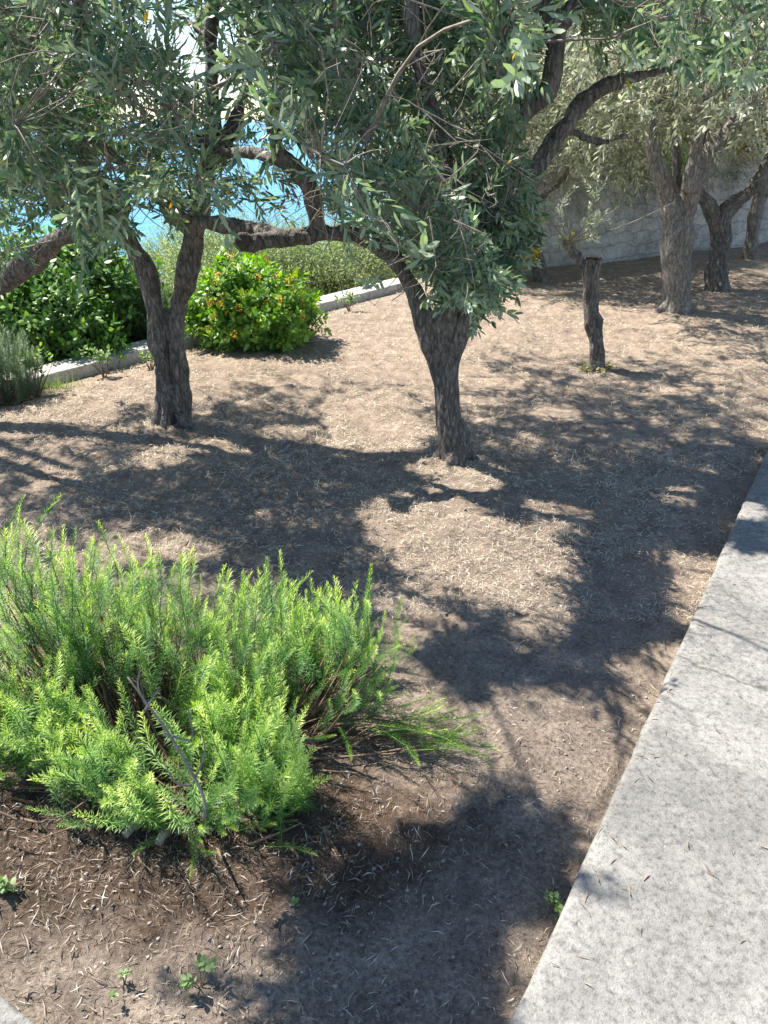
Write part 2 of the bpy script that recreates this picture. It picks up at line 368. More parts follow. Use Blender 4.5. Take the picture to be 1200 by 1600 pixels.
slab('kerb', K0-kd*1.2, K1+kd*.9, .24, .065, -.25, M['kerb'], kn, 200, .003, label='low pale concrete kerb behind the bushes', cat='kerb', seed=4)
c0, c1 = g(-60, 1500, .03)[:2], g(90, 1625, .03)[:2]; cdv = unit(c1-c0); cn = np.array([cdv[1], -cdv[0]])
if cn[1] > 0: cn = -cn
slab('kerb', c0-cdv*.5, c1+cdv*.5, .03*3, .03, -.1, M['concrete'], cn, 80, .003, label='white kerb corner beside the bare soil', cat='kerb', seed=6, prof_r=.012)

# stone retaining wall
def wall(A, B, h, th, m, nrm, label):
    d = unit(B-A); L = np.linalg.norm(B-A); n = int(L/.05); hn = int(h/.05)
    prof = [(0, z) for z in np.linspace(-.2, h, hn)]+[(u, h+.002) for u in np.linspace(.04, th, 6)]+[(th, -.2)]
    U = np.array(prof); t = np.linspace(0, L, n); V = np.zeros((n, len(U), 3))
    V[..., 0] = A[0]+d[0]*t[:, None]+nrm[0]*U[None, :, 0]; V[..., 1] = A[1]+d[1]*t[:, None]+nrm[1]*U[None, :, 0]; V[..., 2] = U[None, :, 1]
    P = V.reshape(-1, 3); a = fbm(P*3.5, 3, 3)*.03+np.abs(fbm(P*np.array([7, 7, 11]), 13, 2))*.03; P[:, 0] -= nrm[0]*a; P[:, 1] -= nrm[1]*a
    top = np.tile(U[:, 1] > h-.03, n); P[:, 2] += top*.03*noise(P*4, 8)
    mm = len(U); jj = np.arange(n*mm).reshape(n, mm)
    F = np.stack([jj[:-1, :-1], jj[1:, :-1], jj[1:, 1:], jj[:-1, 1:]], -1).reshape(-1, 4)
    o = obj('stone_wall', P, F, m, smooth=True); tag(o, label, 'wall')
wall(WE, W0+wd*16, WH, .45, M['stone'], wn, 'pale grey stone retaining wall behind the olive trees')

# ------------------------------------------------------------------ leaf and shoot templates
def leaf_geo(L, W, fold=.25, curve=.1, r=.5):
    z = [0, .3, .7, 1]; V = [(0, 0, 0), (-W/2*.85, -W*fold, L*.3), (W/2*.85, -W*fold, L*.3), (-W/2*.8, -W*fold+curve*L*.4, L*.68), (W/2*.8, -W*fold+curve*L*.4, L*.68), (0, curve*L, L)]
    F = [(0, 2, 1), (1, 2, 4), (1, 4, 3), (3, 4, 5)]
    return np.array(V), np.array(F), np.full(6, r)
def combine(parts):
    V = []; F = []; A = []; n = 0
    for v, f, a in parts: V.append(v); F.append(f+n); A.append(a); n += len(v)
    return np.concatenate(V), np.concatenate(F), np.concatenate(A)
def place(geo, pos, D, roll=None):
    V, F, A = geo; Mx = frames(np.atleast_2d(D), roll)[0]; return V@Mx.T+np.asarray(pos), F, A
def stemgeo(P, r, seg=4, a=.3):
    V, F = tube(P, r, seg, cap=False); return V, tris(F), np.full(len(V), a)
def olive_shoot(L=.24, n=11, leaf=(.050, .072), w=.0145, step0=.02, bend=.25, droop_end=0):
    parts = []; ph = rs.rand()*6.28
    ax = lambda t: np.array([bend*L*t*t, .06*L*math.sin(3*t), L*t])
    for k in range(n):
        t = .12+.88*k/(n-1); p = ax(t); dd = unit(ax(min(1, t+.05))-ax(max(0, t-.05)))
        ph += math.pi/2+rs.normal()*.25
        for s in (0, 1):
            if rs.rand() < .07: continue
            a = ph+s*math.pi; side = np.array([math.cos(a), math.sin(a), 0])
            Dl = unit(dd*(.75+.5*t)+side*(.95-.25*t)+rs.normal(size=3)*.16)
            ll = rs.uniform(*leaf)*(1-.35*max(0, t-.7)/.3)
            parts.append(place(leaf_geo(ll, w*rs.uniform(.85, 1.15), .22, rs.normal()*.12, .9*rs.rand()**1.2 if rs.rand() > .012 else 1.3), p+side*.002, Dl, side*.2+dd+rs.normal(size=3)*.2))
    parts.append(place(leaf_geo(.04, w*.7, .2, 0, .8), ax(1), np.array([0, 0, 1.])))
    return combine(parts)
def shoot_stem(L=.24, r0=.0022, bend=.25):
    ts = np.linspace(0, 1, 5); return None
SH_NEAR = [olive_shoot(.24, rs.randint(9, 13), bend=b) for b in (.1, .25, .4, -.2, .5, .3, .15, .35)]
SH_FAR = [olive_shoot(.30, 9, (.055, .08), .017, bend=b) for b in (.1, .3, .5, .4)]
def spike(L=.26, n=85, nl=.028, w=.0023):
    parts = []; b = rs.uniform(-.25, .35); b2_ = rs.uniform(-.1, .1); nl = nl*rs.uniform(.8, 1.15)
    ax = lambda t: np.array([b*L*t*t, b2_*L*math.sin(3.5*t), L*t])
    for k in range(n):
        t = (k+.5)/n; p = ax(t); a = k*2.4+rs.normal()*.3; side = np.array([math.cos(a), math.sin(a), 0])
        up = .38+1.0*t**3+rs.normal()*.12; D = unit(side+np.array([0, 0, up])); ll = nl*(1-.55*max(0, t-.75)/.25)*rs.uniform(.75, 1.15)*(.7+.3*min(1, t*4))
        q = np.cross(D, [0, 0, 1.]); q = unit(q); m = p+D*ll*.55+np.array([0, 0, ll*rs.uniform(.0, .12)])
        V = np.array([p, m-q*w/2, m+q*w/2, p+D*ll]); tip = .10+.36*t+.55*max(0, t-.6)/.4
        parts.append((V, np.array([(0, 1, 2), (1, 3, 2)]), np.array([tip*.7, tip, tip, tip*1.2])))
    s = stemgeo([ax(0), ax(.5), ax(1)], [.0018, .0015, .0008], 3, .35); parts.append(s)
    return combine(parts)
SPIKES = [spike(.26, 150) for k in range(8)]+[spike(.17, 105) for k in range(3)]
def broad(L, W, r):   # oval leaf
    V = [(0, 0, 0), (-W*.42, -W*.1, L*.28), (W*.42, -W*.1, L*.28), (-W*.45, -W*.12, L*.6), (W*.45, -W*.12, L*.6), (0, .0, L), (0, 0.0, L*.45)]
    F = [(0, 6, 1), (0, 2, 6), (1, 6, 3), (2, 4, 6), (3, 6, 5), (6, 4, 5)]
    return np.array(V, float), np.array(F), np.full(7, r)
def broad_shoot(L, n, leafL, leafW):
    parts = []
    for k in range(n):
        t = (k+1)/n; a = k*2.4+rs.normal()*.3; side = np.array([math.cos(a), math.sin(a), 0])
        D = unit(side+np.array([0, 0, .15+.9*t**2])+rs.normal(size=3)*.12)
        parts.append(place(broad(leafL*rs.uniform(.7, 1.1), leafW*rs.uniform(.8, 1.1), rs.rand()), np.array([0, 0, L*t]), D, np.array([0, 0, 1.])+rs.normal(size=3)*.2))
    parts.append(stemgeo([(0, 0, 0), (0, 0, L)], [.002, .001], 3, .1)); return combine(parts)
SH_LAN = [broad_shoot(.12, 9, .055, .034) for k in range(4)]
SH_HEDGE = [broad_shoot(.12, 10, .060, .030) for k in range(4)]
SH_FINE = [broad_shoot(.20, 14, .035, .010) for k in range(4)]
SH_SEED = [broad_shoot(.03, 7, .030, .022) for k in range(3)]

# ------------------------------------------------------------------ where sun and shade fall
LIT = [
 [(540, 850), (640, 800), (800, 790), (900, 830), (955, 900), (930, 960), (850, 995), (700, 960), (600, 930), (545, 900)],
 [(0, 600), (230, 570), (480, 530), (640, 480), (800, 450), (1200, 500), (1200, 545), (900, 540), (700, 545), (640, 570), (480, 575), (350, 590), (240, 640), (100, 660), (0, 690)],
 [(0, 1400), (150, 1370), (330, 1450), (440, 1600), (0, 1600)],
 [(470, 1180), (650, 1160), (790, 1195), (840, 1120), (940, 1110), (975, 1190), (930, 1290), (780, 1290), (560, 1260)],
 [(1085, 880), (1200, 865), (1400, 860), (1400, 1700), (790, 1700), (940, 1290)],
 [(490, 620), (640, 610), (660, 700), (560, 720), (500, 680)], [(250, 700), (340, 690), (420, 720), (300, 740)], [(690, 735), (760, 740), (770, 790), (640, 800)],
]
LITG = [[g(x, y)[:2] for x, y in p] for p in LIT]
BUSH_FOOT = [(-1.45, 1.3), (-.5, 1.25), (-.1, 1.5), (.15, 1.9), (-.2, 2.2), (-1.5, 2.2)]
def shadow_at(P, z=0.0):
    return P[:, :2]+SH*K*(P[:, 2:3]-z)
def lit_ok(P, leak=.07):
    s = shadow_at(P); bad = np.zeros(len(P), bool)
    bad |= n2(s[:, 0], s[:, 1], 3.6, 77, 2) > .52                      # flecks of sun between the leaves
    s = s+.24*np.stack([n2(s[:, 0], s[:, 1], 3.8, 41, 3), n2(s[:, 0], s[:, 1], 3.8, 52, 3)], 1)
    for p in LITG: bad |= inpoly(s, p)
    bad |= inpoly(shadow_at(P, .38), BUSH_FOOT)
    return ~bad | (rs.rand(len(P)) < leak)
# where foliage of the near trees may show in the picture
MASK = [
 [(-80, -80), (1300, -80), (1300, 170), (1180, 150), (1060, 110), (980, 100), (900, 40), (850, 60), (835, 160), (835, 300), (850, 350), (815, 430), (760, 500), (700, 500), (670, 430), (640, 470), (600, 470), (575, 410), (520, 360), (470, 340), (400, 330), (330, 330), (255, 370), (180, 400), (110, 400), (70, 440), (-80, 470)],
]
HOLES = [[(335, 120), (400, 110), (430, 160), (425, 215), (350, 225)], [(350, 240), (395, 245), (440, 290), (440, 330), (345, 325)], [(195, 320), (262, 315), (272, 370), (250, 430), (215, 370)],
         [(10, 330), (100, 320), (105, 355), (20, 410)], [(40, 110), (85, 105), (75, 180), (50, 170)], [(120, 240), (185, 250), (190, 290), (130, 295)],[(830, -20), (860, 5), (850, 30), (820, 40)]]
CLEAR = [[(375, 345), (520, 335), (600, 360), (660, 430), (690, 500), (740, 480), (745, 560), (640, 560), (610, 440), (560, 400), (375, 398)],
 [(425, 200), (480, 250), (515, 300), (515, 350), (470, 350), (465, 290), (415, 235)], [(820, 280), (840, 235), (900, 160), (990, 100), (1010, 135), (930, 165), (870, 240), (835, 300)],
 [(840, 0), (900, 0), (885, 120), (860, 170), (810, 200), (845, 130)], [(0, 415), (110, 345), (125, 375), (40, 450), (0, 465)], [(195, 365), (240, 340), (262, 420), (275, 400), (285, 340), (340, 340), (310, 480), (240, 480)]]
def clear_ok(P, p=.85):
    q = proj(P); c = np.zeros(len(q), bool)
    for poly in CLEAR: c |= inpoly(q, poly)
    return ~(c & (rs.rand(len(q)) < p))
def mask_ok(P, d=None):
    q = proj(P if d is None else P+d*.10); inv = (q[:, 0] > -60) & (q[:, 0] < 1260) & (q[:, 1] > -60) & (q[:, 1] < 1660)
    ok = inpoly(q, MASK[0])
    for h in HOLES: ok &= ~(inpoly(q, h) & (rs.rand(len(q)) < .5))
    return ok | ~inv

def sample_view(poly, n, Y0, Y1):
    poly = np.array(poly); lo, hi = poly.min(0), poly.max(0); out = []
    while len(out) < n:
        p = lo+rs.rand(2)*(hi-lo)
        if not inpoly(p, poly)[0]: continue
        if any(inpoly(p, h)[0] for h in HOLES) and rs.rand() < .5: continue
        for tr in range(6):
            P = at(p[0], p[1], rs.uniform(Y0, Y1))
            if P[2] > .95 and lit_ok(P[None])[0]: break
        else:
            if rs.rand() > .15: out.append(None); continue
        out.append(P)
    return np.array([p for p in out if p is not None])
def sample_crown(c, r, n, zmin=1.5, test=True, shell=.35):
    out = []; k = 0
    while len(out) < n and k < 400:
        k += 1; u = rs.normal(size=(n, 3)); u = unit(u)*(rs.uniform(shell, 1, (n, 1))**.6); P = np.asarray(c)+u*np.asarray(r)
        ok = P[:, 2] > zmin
        if test: ok &= lit_ok(P) & mask_ok(P) & (np.hypot(P[:, 0], P[:, 1]) > 1.3)
        out += list(P[ok])
    return np.array(out[:n])

# ------------------------------------------------------------------ olive trees
def remeshed(tubes, voxel, amp, name, m, parent, knots=(), gro=.012):
    V = []; F = []; n = 0
    for P, r in tubes:
        v, f = tube(P, r, 14, n=max(8, len(P)*5)); V.append(v); F += [tuple(dict.fromkeys(q+n)) for q in f]; n += len(v)
    V = np.concatenate(V); me = bpy.data.meshes.new('tmp'); me.from_pydata(V.tolist(), [], [tuple(int(a) for a in q) for q in F]); me.update()
    o = bpy.data.objects.new('tmp', me); link(o)
    md = o.modifiers.new('r', 'REMESH'); md.mode = 'VOXEL'; md.voxel_size = voxel; md.use_smooth_shade = True
    dg = bpy.context.evaluated_depsgraph_get(); m2 = bpy.data.meshes.new_from_object(o.evaluated_get(dg)); bpy.data.objects.remove(o)
    nv = len(m2.vertices); co = np.empty(nv*3, np.float32); m2.vertices.foreach_get('co', co); co = co.reshape(-1, 3).astype(float)
    no = np.empty(nv*3, np.float32); m2.vertices.foreach_get('normal', no); no = no.reshape(-1, 3)
    Q = co*np.array([1, 1, .22]); a = fbm(Q*26, 4, 3)*.5; rdg = 1-np.abs(noise(Q*34+3, 9))*2
    thick = np.clip(amp, 0, 1)
    co = co+no*(amp*a[:, None]+amp*.55*rdg[:, None]-amp*.3+amp*1.5*fbm(co*6, 12, 2)[:, None]+amp*.8*(1-2*np.abs(noise(co*np.array([17, 17, 3.0]), 61)))[:, None])
    co = co-np.array(parent.location)
    m2.vertices.foreach_set('co', co.astype(np.float32).ravel()); m2.update()
    m2.polygons.foreach_set('use_smooth', np.ones(len(m2.polygons), bool))
    m2.materials.clear(); m2.materials.append(m); m2.name = name
    q = bpy.data.objects.new(name, m2); link(q); q.parent = parent; return q
def skeleton(limbs):
    P = []; Rr = []
    for p, r in limbs:
        PR = catmull(np.column_stack([p, r]), len(p)*6); P.append(PR[:, :3]); Rr.append(PR[:, 3])
    return np.concatenate(P), np.concatenate(Rr)
def grow(limbs, pts, root, nh, mb_branch, minr=.0045, hub_sep=.22, r_hub=.010, zlow=1.0):
    """thin branches that join every leafy shoot to the limbs"""
    SP_, SR = skeleton(limbs); ok = SP_[:, 2] > zlow; SP_, SR = SP_[ok], SR[ok]
    hubs = []
    for i in rs.permutation(len(pts)):
        if len(hubs) >= nh: break
        if all(np.linalg.norm(pts[i]-h) > hub_sep for h in hubs): hubs.append(pts[i])
    hubs = np.array(hubs); dist = np.array([np.min(np.linalg.norm(SP_-h, axis=1)) for h in hubs]); order = np.argsort(dist)
    nodes = [p for p in SP_]; cost = [0.0]*len(nodes)
    for i in order:
        h = hubs[i]; N = np.array(nodes); c = np.linalg.norm(N-h, axis=1)+.35*np.array(cost); j = int(np.argmin(c)); a = N[j]; L = np.linalg.norm(h-a)
        mid = (a+h)/2+rs.normal(size=3)*L*.10+np.array([0, 0, L*.10]); r1 = .0028; r0 = min(.016, .0035+.009*L+.003*(cost[j] == 0))
        v, f = tube([a, mid, h], [r0, (r0+r1)/2, r1], 5, n=7, cap=False); mb_branch.add(v, f)
        nodes.append(mid); cost.append(cost[j]+L*.5); nodes.append(h); cost.append(cost[j]+L)
    N = np.array(nodes); D = np.zeros_like(pts)
    for k, p in enumerate(pts):
        dd = np.linalg.norm(N-p, axis=1); j = int(np.argmin(dd)); a = N[j]; L = dd[j]
        if L > .02:
            mid = (a+p)/2+rs.normal(size=3)*L*.12; v, f = tube([a, mid, p], [.0028, .0022, .0016], 3, n=4, cap=False); mb_branch.add(v, f); D[k] = unit(p-mid)
        else: D[k] = unit(rs.normal(size=3))
    return D
def leafy(pts, D, mb, templates, droop=.35, up=.0, s=(.8, 1.25), mb_st=None, keep=False, tint=None):
    D2 = unit(D*.7+unit(rs.normal(size=D.shape))*.75+np.array([0, 0, -droop+up]))
    sc_ = rs.uniform(s[0], s[1], len(pts))
    if keep:
        def good(p, d, q):
            ok = clear_ok(p, .8)
            for k in (.10, .20): e = p+d*(k*q)[:, None]; ok &= lit_ok(e, .05) & clear_ok(e, .9) & mask_ok(e)
            return ok
        ok = good(pts, D2, sc_)
        for tr in range(9):
            b = np.where(~ok)[0]
            if not len(b): break
            D2[b] = unit(D[b]*.3+unit(rs.normal(size=(len(b), 3)))*1.0+np.array([0, 0, -droop*.5])); sc_[b] *= .95; ok[b] = good(pts[b], D2[b], sc_[b])
        pts, D2, sc_ = pts[ok], D2[ok], sc_[ok]
    inst(templates, pts, D2, sc_, mb, tint=tint); 
    if mb_st is not None:
        for p, d, q in zip(pts, D2, sc_):
            v, f = tube([p, p+d*.23*q], [.0018, .0008], 3, cap=False); mb_st.add(v, f)
    return D2
def fruits(pts, root, n=12):
    for P in pts[:n]:
        a = np.linspace(0, np.pi, 7); b = np.linspace(0, 2*np.pi, 9)[:-1]; r = rs.uniform(.008, .0105)
        V = np.array([(r*math.sin(x)*math.cos(y), r*math.sin(x)*math.sin(y), r*1.25*math.cos(x)) for x in a for y in b])+P
        F = [(i*8+j, i*8+(j+1) % 8, (i+1)*8+(j+1) % 8, (i+1)*8+j) for i in range(6) for j in range(8)]
        st, sf = tube([P+(0, 0, r), P+(0, 0, r+.03)], [.0008, .0008], 3, cap=False)
        o = obj('olive_fruit', V, F, M['olivefruit'], root, smooth=True)
def base_flare(p, r, n=4, seed=0):
    out = []; q = np.random.RandomState(seed)
    for k in range(n):
        a = 6.28*k/n+q.rand(); d = np.array([math.cos(a), math.sin(a), 0])
        rr = r*q.uniform(.7, 1.1); out.append(([p+d*r*.15+(0, 0, r*2.6), p+d*r*.55+(0, 0, r*1.0), p+d*rr*1.2+(0, 0, .0), p+d*rr*2.0+(0, 0, -.05)], [rr*.42, rr*.42, rr*.32, rr*.15]))
    return out
def L_(spec, Y):   # limbs written as (px, py, r[, Y offset])
    P = []; r = []
    for s in spec: P.append(at(s[0], s[1], Y+(s[3] if len(s) > 3 else 0))); r.append(s[2])
    return np.array(P), np.array(r)
def gz(p): return np.array([p[0], p[1], float(hz(np.array([p[0]]), np.array([p[1]]), False)[0])])

G_NEAR = 'olive trees on the slope'
# --- tree with the double trunk
b1 = gz(g(271, 668)); Y1 = b1[1]
t1 = thing('olive_tree', b1, 'large olive tree with a twisted double trunk forking low, left of the flowering bush', 'tree', G_NEAR)
limbs1 = [
 L_([(258, 680, .062), (257, 640, .054), (254, 590, .052), (248, 540, .054), (244, 490, .056), (230, 430, .052), (208, 388, .048), (190, 355, .040, -.05), (160, 310, .032, -.15), (130, 240, .026, -.25), (120, 120, .018, -.3), (130, -60, .012, -.3)], Y1),
 L_([(287, 680, .060), (285, 640, .050), (283, 590, .046), (279, 540, .046), (277, 485, .048), (288, 440, .050), (298, 395, .050), (308, 345, .048), (322, 270, .040, .05), (334, 180, .034, .1), (328, 70, .028, .1), (345, -60, .02, 0)], Y1),
 L_([(302, 365, .036), (270, 335, .034, -.05), (238, 290, .030, -.15), (190, 255, .026, -.3), (135, 215, .022, -.4), (60, 150, .014, -.5)], Y1),
 L_([(322, 270, .03, .05), (370, 180, .022, .1), (400, 60, .018, .2), (420, -80, .012, .2)], Y1),
]+base_flare(b1+np.array([0, 0, 0]), .095, 6, 2)
remeshed(limbs1, .008, .0105, 'trunk', M['bark'], t1)
# --- tree with the long horizontal branch
b2 = gz(g(707, 724)); Y2 = b2[1]
t2 = thing('olive_tree', b2, 'nearest olive tree, dense hanging foliage and a long horizontal branch with a sawn knob', 'tree', G_NEAR)
limbs2 = [
 L_([(708, 745, .074), (706, 700, .068), (700, 650, .064), (696, 600, .062), (694, 560, .056), (693, 520, .050), (697, 480, .04)], Y2),
 L_([(688, 610, .036), (672, 540, .038), (655, 475, .037), (634, 430, .037), (606, 393, .037), (570, 372, .037), (530, 364, .037, -.03), (490, 367, .041, -.05), (440, 374, .038, -.1), (385, 378, .036, -.2)], Y2),
 L_([(440, 372, .035, -.1), (400, 362, .030), (350, 352, .026, .05), (300, 343, .022, .1), (255, 322, .015, .1)], Y2),
 L_([(495, 372, .036, -.05), (494, 335, .037, -.05), (484, 292, .035, -.05), (458, 262, .033, -.03), (432, 232, .033), (432, 170, .028), (462, 80, .022), (480, -60, .016)], Y2),
 L_([(462, 265, .028, -.03), (430, 250, .024, 0), (395, 240, .022, .1), (350, 238, .016, .2), (310, 215, .010, .3)], Y2),
 L_([(695, 600, .04), (698, 510, .044), (712, 430, .040), (705, 330, .034, -.1), (690, 210, .028, -.15), (650, 90, .022, -.2), (640, -80, .014, -.2)], Y2),
 L_([(700, 610, .036), (716, 530, .042), (748, 462, .046), (778, 390, .042, .1), (812, 310, .040, .2), (848, 248, .039, .25), (886, 192, .036, .3), (922, 150, .033, .35), (975, 124, .028, .4), (1050, 105, .018, .5), (1130, 60, .010, .5)], Y2),
 L_([(768, 410, .036, .1), (782, 310, .032, .1), (800, 215, .031, .1), (826, 170, .034, .1), (858, 140, .036, .1), (867, 92, .034, .1), (868, 42, .034, .1), (848, 8, .026, .1), (820, -60, .02, .1)], Y2),
 L_([(867, 50, .030, .1), (890, 20, .026, .1), (905, -20, .022, .1), (930, -90, .015, .1)], Y2),
 L_([(826, 170, .02, .1), (800, 110, .02, .05), (812, 50, .018, 0), (840, 0, .014, 0), (850, -60, .01, 0)], Y2),
 L_([(888, 200, .014, .3), (915, 216, .011, .3), (945, 222, .009, .3), (976, 212, .006, .3)], Y2),
]+base_flare(b2, .082, 5, 5)
remeshed(limbs2, .0075, .0085, 'trunk', M['bark'], t2)
# sawn knob on the horizontal branch
kp = at(380, 378, Y2-.22); kdir = unit(at(375, 379, Y2-.32)-kp)
kb = MB(); v, f = tube([kp-kdir*.10, kp-kdir*.02, kp+kdir*.012, kp+kdir*.016], [.036, .040, .040, .034], 18); kb.add(v, f)
v, f = tube([kp+kdir*.014, kp+kdir*.0185], [.037, .030], 18); 
ko = kb.build('branch_knob', M['bark'], t2, True); kc = MB(); kc.add(v, f); kc.build('sawn_face', M['cut'], ko, True) if False else None
o = obj('sawn_face', v-np.array(t2.location), f, M['cut'], None, smooth=True); o.parent = ko
# --- tree beyond the left edge, one thick limb reaching in
b3 = gz(np.array([-3.35, 4.5, 0])); Y3 = 4.4
t3 = thing('olive_tree', b3, 'olive tree beyond the left edge whose thick curved limb reaches into view', 'tree', G_NEAR)
limbs3 = [
 ([b3+(0, 0, -.05), b3+(.03, 0, .35), b3+(.1, 0, .6), b3+(.2, -.02, .8)], [.13, .11, .10, .085]),
 ([b3+(.1, 0, .5)]+[at(a, b, Y3-c) for a, b, c in ((-60, 462, .05), (0, 440, .1), (50, 408, .15), (90, 376, .2), (125, 358, .25), (165, 345, .35), (200, 320, .4))], [.08, .062, .058, .055, .05, .042, .03, .02]),
 ([b3+(.1, 0, .5), b3+(-.1, .1, 1.2), b3+(0, .1, 1.8), b3+(.3, -.1, 2.5)], [.08, .06, .045, .02]),
 ([b3+(.0, 0, 1.0), b3+(.4, -.3, 1.5), b3+(.9, -.6, 2.0), b3+(1.3, -.9, 2.4)], [.05, .045, .03, .015]),
]
remeshed(limbs3, .011, .008, 'trunk', M['bark'], t3)

# foliage of the three near trees
masses = [  # polygon in the photograph, shoots, nearest and farthest distance
 ([(-60, -60), (420, -60), (430, 120), (330, 200), (330, 330), (180, 400), (60, 400), (-60, 460)], 520, 3.0, 4.9),
 ([(0, 60), (240, 80), (330, 230), (300, 330), (60, 330), (0, 200)], 130, 2.5, 3.3),
 ([(400, -60), (840, -60), (835, 320), (800, 430), (740, 480), (660, 420), (590, 380), (480, 300), (410, 200)], 720, 2.3, 4.1),
 ([(420, -60), (800, -60), (820, 300), (760, 420), (620, 330), (500, 200)], 260, 2.0, 2.7),
 ([(640, 280), (820, 260), (830, 420), (770, 490), (700, 480), (650, 420)], 170, 2.6, 3.5),
 ([(850, -60), (1260, -60), (1260, 150), (1100, 110), (980, 90), (880, 30)], 110, 2.8, 4.6),
 ([(330, 190), (480, 150), (520, 330), (400, 335), (330, 310)], 120, 2.8, 4.6),
 ([(560, 380), (620, 400), (640, 480), (600, 470), (575, 440)], 14, 2.6, 3.2),
]
allp = np.concatenate([sample_view(*m_) for m_ in masses])
explicit = np.array([at(x, y, Yq) for x, y, Yq in ((600, 400, 2.7), (590, 425, 2.7), (612, 470, 2.6), (690, 345, 2.3), (720, 352, 2.3), (665, 350, 2.4), (705, 410, 2.6), (205, 120, 2.6), (188, 150, 2.6), (205, 205, 2.6), (60, 205, 2.7), (80, 260, 2.7), (820, 330, 2.6), (830, 370, 2.7))])
above = np.concatenate([sample_crown((-1.15, 3.9, 2.45), (1.8, 1.9, .9), 620, 1.7), sample_crown((.65, 3.4, 2.45), (1.6, 1.6, .9), 560, 1.7), sample_crown((-3.0, 3.9, 2.3), (1.5, 1.6, .9), 330, 1.5)])
# shoots added to the crowns along the sun's rays to shade soil and path
SHADE = [([(430, 1300), (900, 1300), (800, 1600), (480, 1600), (400, 1450)], 300), ([(0, 720), (600, 720), (480, 860), (0, 800)], 160), ([(950, 620), (1200, 620), (1190, 740), (1000, 1080), (930, 980), (960, 880), (850, 800)], 200), ([(350, 600), (640, 620), (680, 780), (400, 800)], 60), ([(640, 960), (880, 1010), (960, 1080), (850, 1140), (640, 1130), (600, 980)], 55), ([(760, 600), (1150, 590), (1100, 680), (800, 720)], 70)]
SHADE += [([(740, 545), (1200, 565), (1180, 650), (800, 640)], 130), ([(1130, 730), (1320, 640), (1420, 800), (1110, 835)], 220), ([(340, 585), (640, 600), (640, 660), (340, 680)], 40), ([(1110, 700), (1300, 690), (1330, 820), (1090, 845)], 240), ([(800, 640), (1190, 640), (1100, 800), (850, 790)], 90)]
ex = []
for poly, n in SHADE:
    poly = np.array(poly, float); lo, hi = poly.min(0), poly.max(0); c = 0; tries = 0
    while c < n and tries < 6000:
        tries += 1; p = lo+rs.rand(2)*(hi-lo)
        if not inpoly(p, poly)[0]: continue
        P0 = g(*p); H = rs.uniform(2.0, 3.2); P = P0+np.array([-SH[0]*K*H, -SH[1]*K*H, H])
        if mask_ok(P[None])[0] and lit_ok(P[None])[0]: ex.append(P); c += .65

pts = np.concatenate([allp, explicit, above, np.array(ex)])
roots = [np.array([b1[0], b1[1]-.1]), np.array([b2[0]+.1, b2[1]-.2]), np.array([-3.3, 4.3])]
ok = clear_ok(pts, .9) & lit_ok(pts, .05) & (pts[:, 1] > .9)
pts = pts[ok]
own = np.argmin(np.stack([np.linalg.norm(pts[:, :2]-r, axis=1)*k for r, k in zip(roots, (1, 1, 1.1))]), 0)
for k, (t, limbs) in enumerate(((t1, limbs1), (t2, limbs2), (t3, limbs3))):
    p = pts[own == k]; br = MB(); cr = MB()
    D = grow(limbs, p, t, 230, br, zlow=1.15, hub_sep=.16)
    leafy(p, D, cr, SH_NEAR, droop=.30, mb_st=br, keep=True)
    br.build('branches', M['twig'], t, True); crn = cr.build('crown', M['olive'], t)
    q = proj(p); vis = np.where((q[:, 0] > 0) & (q[:, 0] < 900) & (q[:, 1] > 0) & (q[:, 1] < 420) & (p[:, 1] < 3.2))[0]
    if k < 2: fruits(p[rs.permutation(vis)]+np.array([0, -.03, -.04]), crn, 26)
    # bare dead twigs tangled inside the crown
    dt = MB(); zones = {0: [(60, 0, 320, 170, 24)], 1: [(500, 200, 760, 360, 42), (480, 60, 700, 200, 10)], 2: []}[k]
    for x0, y0, x1, y1, n in zones:
        for j in range(n):
            a = at(rs.uniform(x0, x1), rs.uniform(y0, y1), rs.uniform(2.4, 3.3)); d = unit(rs.normal(size=3)*[1, .6, .7]+np.array([0, 0, -.6])); L = rs.uniform(.12, .38)
            P = [a, a+d*L*.5+rs.normal(size=3)*.04, a+d*L+rs.normal(size=3)*.05]; v, f = tube(P, [.0022, .0016, .0008], 4, n=6, cap=False); dt.add(v, f)
            for z in range(3):
                u = rs.rand(); s0 = P[0]*(1-u)+P[2]*u; e = s0+unit(d+rs.normal(size=3)*.8)*L*.4; v, f = tube([s0, (s0+e)/2+rs.normal(size=3)*.008, e], [.0016, .0012, .0007], 3, cap=False); dt.add(v, f)
    if dt.n: dt.build('dead_wood', M['deadtwig'], t, True)

